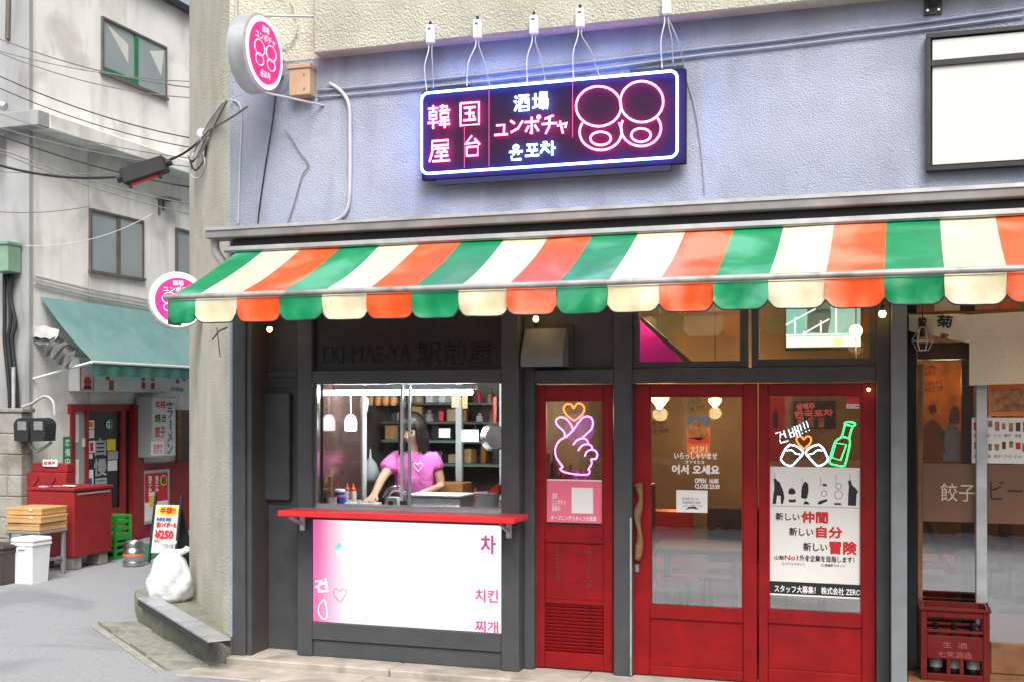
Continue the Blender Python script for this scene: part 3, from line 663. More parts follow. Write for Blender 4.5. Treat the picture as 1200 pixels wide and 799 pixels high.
# blank white sign
ws = Thing('blank_sign', 'blank white sign panel with black frame on the upper wall', 'sign', (1, 7.0, 3.05))
wx0, wx1, wz0, wz1 = .118, 2.3, 3.06, 3.828
ws.part('board', MB().box(wx0 + .035, wx1 - .035, 7.0, 7.04, wz0 + .035, wz1 - .035), 'sign_white')
zc = 3.66
for q in ((wx0, wx1, wz0, wz0 + .026), (wx0, wx1, wz1 - .026, wz1), (wx0, wx0 + .026, wz0 + .026, wz1 - .026), (wx1 - .026, wx1, wz0 + .026, wz1 - .026), (wx0 + .026, wx1 - .026, zc - .017, zc + .017)):
    ws.part('frame_bar', MB().box(q[0], q[1], 6.985, 7.045, q[2], q[3], .002), 'black_metal')
# round pink sign, square to the wall
def disc_sign(c, nrm, rad, th, label, figs=True, arm=None):
    t = Thing('disc_sign', label, 'sign', c - UP * rad); n = Vector(nrm).normalized(); r = UP.cross(n).normalized()
    t.part('rim', MB().lathe([(rad * .90, -th / 2 - .008), (rad, -th / 2), (rad, th / 2), (rad * .90, th / 2 + .008)], c, n, 48), 'galv', smooth=True)
    for s in (1, -1):
        nn_ = n * s; rr = r * s; f = c + nn_ * (th / 2 + .009)
        fc = t.part('face', MB().lathe([(rad * .93, 0), (rad * .93, .003)], f, nn_, 48), 'disc_white')
        t.part('pink_field', MB().lathe([(rad * .79, 0), (rad * .79, .003)], f + nn_ * .003, nn_, 48), 'disc_pink', fc)
        g = f + nn_ * .0075
        t.part('lettering', MB().text_at(g + UP * rad * .60, rr, UP, '酒場', rad * .36, rad * .17, .02), 'disc_white', fc)
        t.part('lettering', MB().text_at(g + UP * rad * .38, rr, UP, 'ユンポチャ', rad * 1.0, rad * .20, .02), 'disc_white', fc)
        t.part('lettering', MB().text_at(g - UP * rad * .56, rr, UP, '윤포차', rad * .5, rad * .19, .02), 'disc_white', fc)
        for dx in (-.29, .29):
            for dz, rx, rz in ((.06, .25, .20), (-.24, .20, .15)):
                t.part('outline', MB().tube([g + rr * rad * (dx + rx * math.cos(a)) + UP * rad * (dz + rz * math.sin(a)) for a in [i * math.pi / 10 for i in range(20)]], rad * .014, 4, True), 'disc_white', fc)
    for a, b, rr_ in (arm or []): t.part('bracket_rod', MB().tube([a, b], rr_, 8), 'galv', smooth=True)
    return t
c1 = Vector((-3.98, 6.705, 4.02))
disc_sign(c1, (1, 0, 0), .249, .115, 'pink and white round sign projecting high from the blue wall corner', arm=[
    (Vector((-3.94, 6.72, 4.27)), W_.pt(395, 20), .008), (Vector((-3.95, 6.70, 3.775)), W_.pt(380, 124), .008),
    (c1 + Vector((0, .2, .05)), Vector((-3.98, 7.05, 4.07)), .02), (c1 + Vector((0, .2, -.05)), Vector((-3.98, 7.05, 3.97)), .02)])
c2 = at_depth(208, 353, 9.2)
disc_sign(c2, (.75, -.9, 0), .222, .09, 'pink round sign half hidden behind the awning end', arm=[(c2 + Vector((.15, .1, 0)), c2 + Vector((.42, .55, 0)), .02)])

# ------------------------------------------------------------------ serving hatch: name board, shelf, light box
nb = Thing('name_board', 'black name board with raised black lettering above the serving hatch', 'sign', B_.pt(475, 433))
nb.part('board', MB().box(x1 + .003, x2 - .003, 7.19, 7.23, zT + .001, 2.70), 'black_board')
NBP = PY(7.19)
nb.part('lettering', MB().text(NBP, 'EKI-MAE-YA', 378, 405, 481, 425, .004, 0), 'black_gloss')
nb.part('lettering', MB().text(NBP, '駅前屋', 489, 399, 576, 427, .004, 0), 'black_gloss')
for q in ((x1 + .003, x2 - .003, 7.183, zT + .001, zT + .016),): nb.part('board_edge', MB().box(q[0], q[1], q[2], 7.19, q[3], q[4], .002), 'black_metal')
sh = Thing('counter_shelf', 'bright red counter shelf under the serving hatch', 'shelf', (-3.08, 6.98, 1.0))
shx0, shx1 = Xat(325, 6.86), Xat(602, 6.86)
zsh = hz(609, 460, PY(6.86))
sh.part('board', MB().box(shx0, shx1, 6.86, 7.149, zsh, zsh + .038, .005), 'shelf_red')
for x in (x1 - .06, x2 + .06):
    b_ = sh.part('bracket', MB().box(x - .018, x + .018, 7.125, 7.149, zsh - .12, zsh - .001, .003).beam((x, 7.14, zsh - .08), (x, 6.95, zsh - .012), .014, .02), 'galv')
    sh.part('knob', MB().ball((x - .05, 7.05, zsh - .02), .014), 'black_metal', b_)
lb = Thing('light_box', 'glowing white and pink menu light box under the red counter', 'light box', (-3.1, 7.15, .29))
lbm = bpy.data.materials.new('lightbox_painted_falloff'); lbm.use_nodes = True; _t = lbm.node_tree; _b = _t.nodes['Principled BSDF']
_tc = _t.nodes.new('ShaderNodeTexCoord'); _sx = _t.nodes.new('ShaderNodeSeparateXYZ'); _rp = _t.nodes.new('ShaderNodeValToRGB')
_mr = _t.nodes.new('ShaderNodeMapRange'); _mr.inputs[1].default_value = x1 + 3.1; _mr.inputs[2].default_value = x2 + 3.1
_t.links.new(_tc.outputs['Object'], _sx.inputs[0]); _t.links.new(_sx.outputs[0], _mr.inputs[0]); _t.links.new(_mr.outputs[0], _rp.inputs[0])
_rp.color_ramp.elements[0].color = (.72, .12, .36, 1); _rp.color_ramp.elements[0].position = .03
_rp.color_ramp.elements[1].color = (1, .94, .975, 1); _rp.color_ramp.elements[1].position = .2  # ramp paints edge falloff and overexposed white into the pink panel's glow
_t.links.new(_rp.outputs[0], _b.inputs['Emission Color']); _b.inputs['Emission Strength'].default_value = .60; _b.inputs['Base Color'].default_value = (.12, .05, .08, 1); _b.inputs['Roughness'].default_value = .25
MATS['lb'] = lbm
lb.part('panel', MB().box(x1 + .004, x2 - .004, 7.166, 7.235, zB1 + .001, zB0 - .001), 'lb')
LP = PY(7.165); o6 = dict(ox=250, oy=580, sc=3.077)
def z6(x, y): return 250 + x / 3.077, 580 + y / 3.077
def lt(s, a, b, c, d, m='lightbox_print', **k): lb.part('lettering', MB().text(LP, s, *z6(a, b), *z6(c, d), .001, .03, **k), m)
lt('차', 965, 145, 1018, 210); lt('치킨', 945, 340, 1027, 385); lt('찌개', 945, 452, 1027, 496); lt('건', 368, 302, 412, 348, 'lightbox_faint', rot=R(8))
lb.part('heart_print', neon(LP, [(456, 385), (438, 362), (434, 345), (444, 336), (456, 346), (468, 336), (480, 345), (475, 362)], .0015, .0022, True, 3, **o6), 'lightbox_heart')
lb.part('bottle_print', MB().poly(LP, [z6(*p) for p in ((437, 183), (457, 170), (463, 186), (443, 198))], 0, .001), 'lightbox_teal')
lb.part('bottle_print', MB().poly(LP, [z6(*p) for p in ((443, 200), (464, 188), (482, 225), (458, 240))], 0, .001), 'lightbox_faint')
lb.part('cup_print', neon(LP, [(400, 375), (382, 395), (380, 425), (395, 444), (410, 440), (408, 400)], .0015, .003, True, 3, **o6), 'lightbox_faint')

# ------------------------------------------------------------------ small lamps under the awning, vent
def bulb(px, py, y, label, r=.020, mat='bulb_warm', top=None):
    c = PY(y).pt(px, py); t = Thing('bulb', label, 'light bulb', c - UP * r, 'small bulbs on the shop front')
    t.part('globe', MB().ball(c, r, r, r * 1.1), mat, smooth='all')
    t.part('socket', MB().lathe([(r * .6, r * .8), (r * .6, r * 2.4), (r * .3, r * 2.6)], c, UP, 10), 'dark_rubber')
    tp = c + UP * (.22 if top is None else top)
    t.part('cord', MB().tube([c + UP * r * 2.4, tp], .003, 5), 'cable_black')
    return c
bulb(316, 386, 7.02, 'small lit bulb under the left end of the awning', .018)
bulb(628, 374, 7.12, 'small lit bulb above the vent hood', .018)
bulb(1034, 368, 7.12, 'small lit bulb above the right door beside the grey pier', .020)
bulb(1018, 456, 7.235, 'tiny lit bulb on the frame beside the right door', .009, top=.04)
vh = Thing('vent_hood', 'grey metal vent hood over the narrow red door', 'vent', PY(7.29).pt(643, 430))
VP_ = PY(7.294)
vh.part('flange', MB().on(VP_, 613, 382, 672, 432, 0, .02, .004), 'frame_grey')
c, W, H = VP_.rect(619, 386, 667, 430)
p0 = c + Vector((-W / 2, -.02, H / 2)); hw_ = W
prof = [(0, 0), (-.05, 0), (-.14, -H * .72), (-.14, -H), (0, -H)]
vh.part('hood', MB().prism([p0 + Vector((0, a, b)) for a, b in prof], (hw_, 0, 0)), 'box_tan' if False else 'pier_grey')
vh.part('mouth', MB().box(p0.x + .012, p0.x + hw_ - .012, p0.y - .13, p0.y - .02, p0.z - H - .004, p0.z - H - .0005), 'black_gloss')

# ------------------------------------------------------------------ signs and prints on the doors
GP = PY(7.321)                                         # face of the door glass
oA = dict(ox=630, oy=460, sc=4.444)
NH = PY(7.36)
hand = Thing('neon_hand', 'purple neon finger heart hand in the narrow red door', 'neon sign', NH.pt(672, 560))
for pts in ([(143, 228), (136, 200), (106, 172), (95, 146), (110, 128), (140, 129), (165, 152), (182, 182), (181, 200)],
            [(150, 228), (188, 190), (208, 160), (240, 126), (275, 126), (288, 152), (280, 188), (252, 214), (234, 232)],
            [(150, 228), (112, 250), (92, 290), (95, 330), (116, 365), (130, 385), (118, 396), (140, 412), (200, 424), (262, 424), (270, 402), (264, 398), (282, 368), (280, 345), (302, 343), (311, 320), (300, 301), (278, 296), (255, 307), (245, 330)],
            [(185, 270), (205, 246), (235, 236), (256, 245), (263, 264)], [(210, 300), (230, 276), (258, 266), (280, 276), (286, 297)]):
    hand.part('tube', neon(NH, pts, 0, .0052, False, 4, **oA), 'neon_purple', smooth='all')
hand.part('heart_tube', neon(NH, [(190, 145), (152, 116), (135, 82), (150, 58), (175, 60), (188, 80), (205, 56), (232, 59), (243, 85), (228, 116)], 0, .005, True, 4, **oA), 'neon_orange', smooth='all')
hand.part('hanging_wire', MB().tube([NH.pt(640, 468), NH.pt(648, 500), NH.pt(652, 530)], .0015, 4).tube([NH.pt(684, 470), NH.pt(683, 474)], .0015, 4), 'cable_grey')
oB = dict(ox=890, oy=460, sc=7.267)
cheers = Thing('neon_cheers', 'white neon glasses and lettering with orange heart in the right door', 'neon sign', NH.pt(948, 546))
cheers.part('heart_tube', neon(NH, [(378, 478), (332, 432), (315, 395), (330, 371), (360, 373), (378, 396), (400, 371), (430, 373), (441, 400), (425, 434)], 0, .0042, True, 4, **oB), 'neon_orange', smooth='all')
cup = [(262, 440), (320, 456), (368, 498), (362, 528), (305, 592), (272, 620), (225, 610), (186, 572), (190, 540), (225, 470)]
inn = [(232, 492), (272, 487), (310, 516), (346, 522)]
for f in (lambda x: x, lambda x: 766 - x):
    cheers.part('glass_tube', neon(NH, [(f(x), y) for x, y in cup], 0, .0055, True, 3, **oB), 'neon_white', smooth='all')
    cheers.part('glass_tube', neon(NH, [(f(x), y) for x, y in inn], 0, .0042, False, 3, **oB), 'neon_white', smooth='all')
def z7(x, y): return 890 + x / 7.267, 460 + y / 7.267
for ch, b in (('건', (148, 325, 235, 420)), ('배', (255, 285, 340, 375)), ('!', (348, 265, 362, 350)), ('!', (378, 250, 392, 335)), ('!', (405, 236, 419, 325))):
    cheers.part('character_tube', glyph(MB(), NH, ch, *z7(b[0], b[1]), *z7(b[2], b[3]), 0, .0028, R(17)), 'neon_white', smooth=True)
btl = Thing('neon_bottle', 'green neon bottle hanging in the right door', 'neon sign', NH.pt(982, 546))
btl.part('outline_tube', neon(NH, [(728, 268), (708, 345), (692, 380), (642, 420), (602, 560), (596, 594), (640, 614), (714, 624), (735, 590), (768, 450), (770, 402), (764, 385), (784, 312), (795, 288), (816, 270), (806, 254), (765, 245), (728, 254)], 0, .005, True, 3, **oB), 'neon_green', smooth='all')
btl.part('label_tube', neon(NH, [(650, 425), (740, 440), (692, 575), (615, 550)], 0, .0042, True, 0, **oB), 'neon_green')
btl.part('neck_tube', neon(NH, [(700, 376), (730, 378), (768, 392)], 0, .0042, False, 2, **oB), 'neon_green')
btl.part('neck_tube', neon(NH, [(730, 270), (765, 276), (795, 287)], 0, .0042, False, 2, **oB), 'neon_green')
btl.part('hanging_wire', MB().tube([NH.pt(997, 463), NH.pt(997, 492)], .0015, 4), 'cable_grey')

GS = PY(7.3215)
pp = Thing('pink_poster', 'pink poster at the foot of the narrow door window', 'poster', GS.pt(672, 616))
pp.part('sheet', MB().on(GS, 639, 563, 706, 612, 0, .0015), 'print_pink')
pp.part('white_edge', MB().on(GS, 639, 561.5, 706, 563, 0, .002), 'print_white')
pp.part('code_field', MB().on(GS, 670, 571, 695, 601, .0015, .0025), 'print_white')
pp.part('lettering', MB().text(GS, 'オープニングスタッフ大募集', 645.5, 604, 699, 609.5, .002, .02), 'print_white')
pp.part('lettering', MB().text(GS, '酒場\nユンポチャ\n募集中', 647, 577, 663, 599, .002, .01), 'print_white')
pp.part('foot_strip', MB().on(GS, 639, 613, 706, 618, 0, .0015), 'print_black')
rp = Thing('recruiting_poster', 'white recruiting poster with red and black lettering on the right door', 'poster', GS.pt(955, 699))
rp.part('sheet', MB().on(GS, 901.5, 547, 1009, 699, 0, .0015), 'paper')
rp.part('foot_band', MB().on(GS, 901.5, 682.5, 1009, 697, .0015, .0022), 'print_black')
rp.part('rule_line', MB().on(GS, 903, 593, 1007, 594, .0015, .002), 'print_grey')
def z8(x, y): return 890 + x / 4.44, 540 + y / 4.44
def rt(s, a, b, c, d, m='print_black', bo=.02): rp.part('lettering', MB().text(GS, s, *z8(a, b), *z8(c, d), .003, bo), m)
rt('新しい', 84, 268, 208, 308); rt('仲間', 220, 262, 355, 320, 'print_red', .045); rt('新しい', 155, 346, 280, 388); rt('自分', 296, 340, 430, 398, 'print_red', .045)
rt('新しい', 228, 424, 353, 468); rt('冒険', 366, 418, 505, 484, 'print_red', .045); rt('山梨', 78, 490, 128, 512); rt('No1', 132, 490, 200, 513, 'print_red', .04)
rt('外食企業を目指します！', 208, 492, 492, 524); rt('□ カフェスタッフ', 118, 527, 235, 541, 'print_black', .01); rt('□ 居酒屋スタッフ', 322, 535, 445, 550, 'print_black', .01)
rt('スタッフ大募集！ 株式会社 ZERO', 76, 652, 524, 690, 'print_white')
FIG = [  # people with a raised arm, drawn in black on the poster
 [(68,222),(72,180),(78,135),(74,92),(84,88),(92,100),(104,108),(112,125),(126,160),(130,190),(122,222),(112,222),(110,180),(92,178),(86,222)],
 [(150,168),(152,150),(160,140),(174,140),(186,150),(188,168),(176,172),(160,172)], [(152,212),(154,196),(164,200),(176,200),(188,196),(190,212),(172,214)],
 [(216,190),(218,150),(222,128),(232,110),(242,106),(254,120),(256,150),(248,192),(236,196)], [(228,224),(236,206),(254,212),(262,224)],
 [(300,222),(312,206),(330,202),(352,196),(354,208),(334,216),(318,224)], [(326,128),(332,116),(348,118),(352,132)],
 [(460,230),(462,170),(466,130),(460,106),(474,96),(482,124),(500,140),(514,160),(506,168),(502,232)], [(388,226),(390,216),(424,218),(426,228)]]
for f in FIG: rp.part('figure_print', MB().poly(GS, [z8(*p) for p in f], .0015, .0022), 'print_black')
for x, y0, y1 in ((80, 60, 96), (222, 92, 112), (318, 80, 130), (398, 70, 120), (470, 66, 98)):
    rp.part('figure_print', MB().on(GS, *z8(x - 2, y0), *z8(x + 2, y1), .0015, .002), 'print_grey')
for cx, cyy, rr in ((336, 168, 14), (412, 130, 14), (412, 175, 20)):
    rp.part('figure_print', neon(GS, oval(cx, cyy, rr, rr * 1.1, n=14), .002, .0014, True, 0, ox=890, oy=540, sc=4.44, n=4), 'print_black')
# welcome lettering stuck on the middle door
wl = Thing('welcome_lettering', 'white welcome lettering and opening hours on the middle door glass', 'lettering', GS.pt(815, 573))
def z9(x, y): return 750 + x / 4.7, 450 + y / 4.7
def wt(s, a, b, c, d, bo=.02): wl.part('lettering', MB().text(GS, s, *z9(a, b), *z9(c, d), .001, bo), 'print_white')
wt('いらっしゃいませ', 188, 376, 424, 412, .03); wt('オソオセヨ', 250, 418, 352, 436); wt('어서 오세요', 176, 444, 436, 494, .05); wt('OPEN  16:00', 302, 518, 432, 544, .035); wt('CLOSE 23:30', 302, 550, 438, 574, .035)
nc = Thing('notice_sheet', 'small white paper notice taped inside the middle door', 'notice', GS.pt(811, 600))
nc.part('sheet', MB().on(GS, 792.5, 574, 829, 600, 0, .001), 'paper')
for i, (s, y) in enumerate((('お知らせ', 584), ('営業時間の変更', 588.5), ('よろしくお願いします', 592.5))):
    nc.part('lettering', MB().text(GS, s, 799 + i, y - 1.6, 819 + i * 2, y + 1.2, .0015), 'print_black')
nc.part('print_mark', MB().poly(GS, [(803, 597), (807, 593.5), (815, 593.5), (819, 597), (813, 595.5), (808, 595.5)], .001, .0015), 'print_black')
stk = Thing('security_sticker', 'small red and white sticker in the top corner of the right door', 'sticker', GS.pt(1000, 477))
stk.part('red_field', MB().on(GS, 992, 464, 1007, 473, 0, .001), 'print_red')
stk.part('white_field', MB().on(GS, 992, 473, 1007, 478, 0, .001), 'print_white')
stk.part('lettering', MB().text(GS, 'SECOM', 993, 474, 1006, 477, .0012, .02), 'print_blue')
dr = MB()
for x, y0, y1 in ((653, 640, 680), (690, 640, 690)):
    for j in range(9): dr.on(PY(7.316), x + random.uniform(-2, 1), y0 + j * (y1 - y0) / 9, x + random.uniform(1, 4), y0 + j * (y1 - y0) / 9 + 2.5, 0, .0006)
solo('faded_lettering', dr, 'wood_dark', 'faded worn lettering on the panel of the narrow red door', 'lettering')
# ------------------------------------------------------------------ inside the kitchen
CT = zH - .03                                          # counter top
def point_light(name, loc, watt, col, rad=.05):
    l = bpy.data.lights.new(name, 'POINT'); l.energy = watt; l.color = col; l.shadow_soft_size = rad
    o = bpy.data.objects.new(name, l); o.location = loc; COL.objects.link(o); return o
KP = PY(7.42)
ft = Thing('fluorescent_lamp', 'long white fluorescent tube lamp above the serving hatch', 'lamp', KP.pt(465, 452))
a, b = KP.pt(377, 455), KP.pt(553, 456); a.z = b.z = zS - .055
ft.part('tube', MB().tube([a, b], .016, 10), 'tube_white', smooth=True)
point_light('lamp_or_fill_glow', Vector((-3.1, 7.62, zS + .12)), 30, (.92, .98, 1), .12)
ft.part('housing', MB().box(a.x - .03, b.x + .03, 7.40, 7.46, zS - .035, zS - .005), 'white_paint')
kl = Thing('pendant_lamp', 'small glowing white pendant hanging at the left of the kitchen', 'lamp', PY(7.5).pt(388, 505))
c = PY(7.5).pt(388, 496); c.x = -3.69
kl.part('shade', MB().lathe([(.020, .062), (.030, .05), (.042, .02), (.042, -.045), (.036, -.05)], c, UP, 14), 'lantern_white', smooth=True)
kl.part('cord', MB().tube([c + UP * .06, c + UP * .25], .004, 6), 'white_plastic')
kl.part('hanging_rail', MB().box(c.x - .10, c.x + .25, 7.49, 7.51, c.z + .25, c.z + .262), 'steel')
# back shelves with goods
ks = Thing('kitchen_shelf', 'dark kitchen shelving along the back wall', 'shelf', (-3.2, 9.1, 0))
KB = PY(8.95)
for py in (474, 496, 518, 545, 585):
    z = KB.pt(500, py).z; ks.part('shelf_board', MB().box(-4.1, -2.45, 8.9, 9.25, z, z + .02), 'int_kitchen' if py < 510 else 'teal_shade')
for px in (427, 541, 592): ks.part('upright', MB().box(KB.pt(px, 475).x - .025, KB.pt(px, 475).x + .025, 8.88, 8.92, .05, 2.4), 'white_paint')
goods = [('cardboard', .10, .13), ('orange_brown', .09, .12), ('steel', .08, .10), ('box_tan', .12, .10), ('dark_rubber', .08, .14), ('paper', .07, .09), ('wood_warm', .09, .13), ('print_red', .06, .1), ('amber', .06, .15), ('grey_paint', .10, .09)]
SHN = ['top', 'second', 'middle', 'fourth', 'lowest']
CN = {'cardboard': 'tan', 'orange_brown': 'brown', 'steel': 'silver', 'box_tan': 'pale brown', 'dark_rubber': 'black', 'paper': 'white', 'wood_warm': 'dark brown', 'print_red': 'red', 'amber': 'amber', 'grey_paint': 'grey'}
ORD = ['first', 'second', 'third', 'fourth', 'fifth', 'sixth', 'seventh', 'eighth', 'ninth', 'tenth', 'eleventh', 'twelfth', 'thirteenth', 'fourteenth', 'fifteenth']
for si, (py, n0) in enumerate(((474, 15), (496, 15), (518, 13), (545, 12), (585, 9))):
    z = KB.pt(500, py).z + .02
    for i in range(n0):
        x = -4.02 + i * 1.55 / n0 + random.uniform(-.02, .02); mat, ww, hh = random.choice(goods); hh *= random.uniform(.7, 1.05); ww *= random.uniform(.7, 1)
        y = 8.98 + random.uniform(0, .08)
        m_ = MB()
        if random.random() < .4:
            m_.lathe([(ww * .42, 0), (ww * .42, hh * .6), (ww * .2, hh * .75), (ww * .2, hh)], (x, y, z), UP, 10)
            solo('kitchen_jar', m_, mat, f'{CN[mat]} jar {ORD[i]} from the left on the {SHN[si]} kitchen shelf', 'jar', 'jars on the kitchen shelves', smooth=True)
        else:
            m_.obox((x, y, z + hh / 2), (1, random.uniform(-.2, .2), 0), UP, ww, hh, .1, .006)
            solo('kitchen_box', m_, mat, f'{CN[mat]} box {ORD[i]} from the left on the {SHN[si]} kitchen shelf', 'box', 'boxes on the kitchen shelves')
for i, px in enumerate((434, 443, 452, 461)):
    c = PY(8.3).pt(px, 467)
    solo('hanging_ladle', MB().lathe([(.012, .05), (.03, .02), (.035, -.02), (.02, -.05)], c, UP, 10).tube([c + UP * .05, c + UP * .16], .006), 'orange_brown', ['leftmost', 'second from the left', 'third from the left', 'rightmost'][i] + ' of the copper coloured ladles hanging in the kitchen', 'pot', 'pots hanging in the kitchen', smooth=True)
hk = Thing('steel_hook', 'curved steel hook pipe beside the kitchen post', 'hook', PY(7.9).pt(425, 480))
hk.part('pipe', MB().tube(smooth_path([PY(7.9).pt(*p) for p in ((416, 474), (424, 467), (430, 465), (431, 474), (430, 482))]), .008, 8), 'steel', smooth=True)
for px, py, w, h, m, L_ in ((521, 507, 13, 11, 'paper', 'small pale paper note pinned left of the kitchen upright'), (551, 510, 20, 14, 'paper', 'larger pale paper note pinned right of the kitchen upright'),
                            (545, 467, 6, 22, 'cardboard', 'tan cardboard strip hanging near the fluorescent lamp'), (534, 464, 9, 26, 'box_tan', 'slanting tan board hanging above the woman')):
    solo('note_sheet', MB().on(PY(8.3), px - w / 2, py - h / 2, px + w / 2, py + h / 2, 0, .004), m, L_, 'note')
cc = PY(8.2).pt(434, 550)
wb = Thing('hanging_bag', 'small white bag hanging behind the womans arm', 'bag', cc - UP * .12)
wb.part('bag', MB().lathe([(.004, .16), (.012, .09), (.05, .05), (.075, -.02), (.07, -.07), (.035, -.1)], cc, UP, 12), 'bag_white', smooth='all')
# counter goods
IP = PY(7.5)
def item(px, y=7.5): return Vector((PY(y).pt(px, 590).x, y, CT))
c = Vector((-3.715, 7.38, CT)); t = Thing('blue_can', 'blue canister with white band on the kitchen counter', 'can', c)
t.part('body', MB().lathe([(.034, 0), (.036, .005), (.036, .115), (.034, .12)], c, UP, 18), 'blue_can', smooth=True)
t.part('lid', MB().lathe([(.037, .12), (.037, .135), (.034, .138)], c, UP, 18), 'white_plastic', smooth=True)
t.part('band', MB().lathe([(.0365, .085), (.0365, .10)], c, UP, 18), 'print_pink')
for px, L_, m in ((407, 'left of two red capped squeeze bottles on the counter', 'white_plastic'), (414, 'right of two red capped squeeze bottles on the counter', 'sauce_pale')):
    c = item(px, 7.55); t = Thing('squeeze_bottle', L_, 'bottle', c, 'squeeze bottles on the kitchen counter')
    t.part('body', MB().lathe([(.022, 0), (.023, .01), (.023, .10), (.019, .115)], c, UP, 14), m, smooth=True)
    t.part('cap', MB().lathe([(.020, .116), (.020, .130), (.008, .140), (.004, .170)], c, UP, 12), 'sauce_red', smooth=True)
a, b = item(399, 7.42), item(442, 7.42)
t = Thing('topping_tray', 'white tray of small topping cups on the kitchen counter', 'tray', (a + b) / 2)
t.part('tray', MB().box(a.x, b.x, 7.38, 7.50, CT, CT + .045, .004), 'white_plastic')
for i in range(3):
    x = a.x + (b.x - a.x) * (i + .5) / 3; t.part('cup', MB().lathe([(.022, .046), (.028, .062), (.024, .062), (.02, .05)], (x, 7.44, CT), UP, 12), 'steel', smooth=True)
c = item(459, 7.40); t = Thing('tape_dispenser', 'white tape dispenser with clear round dome on the counter', 'dispenser', c)
t.part('base', MB().prism([c + Vector((x, -.02, z)) for x, z in ((-.055, 0), (.06, 0), (.045, .09), (-.035, .09))], (0, .06, 0)), 'white_plastic')
t.part('dial', MB().lathe([(.018, 0), (.018, .012)], c + Vector((.005, -.021, .05)), (0, -1, 0), 14), 'black_metal')
t.part('roll', MB().tube([c + Vector((.005 + .085 * math.cos(q), .06, .07 + .085 * math.sin(q))) for q in [i * math.pi / 14 for i in range(15)]], .012, 8), 'dome_glass', smooth=True)
t.part('roll', MB().tube([c + Vector((.005 + .06 * math.cos(q), .06, .07 + .06 * math.sin(q))) for q in [i * math.pi / 14 for i in range(15)]], .008, 8), 'galv', smooth=True)
a, b = item(482, 7.55), item(545, 7.55)
t = Thing('steel_case', 'shallow steel food case catching the lamp light on the counter', 'case', (a + b) / 2)
t.part('case', MB().box(a.x, b.x, 7.46, 7.72, CT, CT + .09, .006), 'steel'); t.part('lid', MB().box(a.x - .004, b.x + .004, 7.455, 7.725, CT + .091, CT + .108, .004), 'white_paint')
c = item(571, 7.45); t = Thing('white_bucket', 'white tub with a red cloth at the right end of the counter', 'tub', c)
t.part('tub', MB().lathe([(.07, 0), (.085, .13), (.09, .135), (.08, .135), (.066, .01)], c, UP, 20), 'white_plastic', smooth=True)
t.part('cloth', MB().prism([c + Vector(p) for p in ((.0, -.03, .13), (.085, -.03, .20), (.10, -.03, .19), (.09, -.03, .12))], (0, .05, 0)), 'tomato')
c = Vector((-3.732, 7.29, CT)); t = Thing('utensil_pot', 'steel pot with a wooden spatula at the left end of the counter', 'pot', c)
t.part('pot', MB().lathe([(.035, 0), (.037, .09), (.034, .09), (.032, .01)], c, UP, 16), 'steel', smooth=True)
t.part('spatula', MB().beam(c + Vector((0, 0, .03)), c + Vector((-.01, 0, .17)), .008, .012).obox(c + Vector((-.012, 0, .2)), (1, 0, 0), UP, .035, .07, .008, .003), 'orange_brown')
c = PY(7.75).pt(580, 512); t = Thing('frying_pan', 'steel frying pan hanging at the right side of the kitchen', 'pan', c - UP * .12)
t.part('pan', MB().lathe([(.02, .02), (.08, .015), (.098, -.025), (.10, -.03)], c, (.7, -.7, .1), 24), 'steel', smooth=True); t.part('handle', MB().beam(c + UP * .1, c + UP * .28, .018, .012, (0, 1, 0)), 'tomato')
c = PY(8.3).pt(530, 592); c.z = CT + .02
solo('carton_tray', MB().box(c.x - .1, c.x + .12, 8.2, 8.4, CT, CT + .14, .006), 'orange_brown', 'brown carton on the bench behind the woman', 'carton')
solo('kitchen_bench', MB().box(-3.2, -2.45, 8.15, 8.6, .05, CT - .01, .006), 'int_kitchen', 'dark work bench behind the woman', 'bench')

# ------------------------------------------------------------------ the woman at the counter
def skin(nodes, edges, root, sub=2):
    me = bpy.data.meshes.new('skeleton'); names = list(nodes); ix = {k: i for i, k in enumerate(names)}
    me.from_pydata([nodes[k][0] for k in names], [(ix[a], ix[b]) for a, b in edges], [])
    o = bpy.data.objects.new('skeleton', me); COL.objects.link(o)
    o.modifiers.new('skin', 'SKIN'); s = o.modifiers.new('sub', 'SUBSURF'); s.levels = sub; s.render_levels = sub
    sv = me.skin_vertices[0].data
    for k in names:
        r = nodes[k][1]; sv[ix[k]].radius = r if isinstance(r, tuple) else (r, r); sv[ix[k]].use_root = (k == root)
    dg = bpy.context.evaluated_depsgraph_get(); dg.update(); m2 = bpy.data.meshes.new_from_object(o.evaluated_get(dg))
    bpy.data.objects.remove(o); bpy.data.meshes.remove(me)
    r = MB(); r.v = [v.co.copy() for v in m2.vertices]; r.f = [tuple(p.vertices) for p in m2.polygons]; bpy.data.meshes.remove(m2); return r
PX0, PY0 = -3.395, 7.98
def q(x, y, z): return (PX0 + x, PY0 + y, z)
HC = Vector(q(0, -.075, 1.585)); HU = Vector((0, -.36, .933)); HF = Vector((0, -.933, -.36))     # bowed head
def hd_(f, u, x=0): return tuple(HC + HF * f + HU * u + Vector((x, 0, 0)))
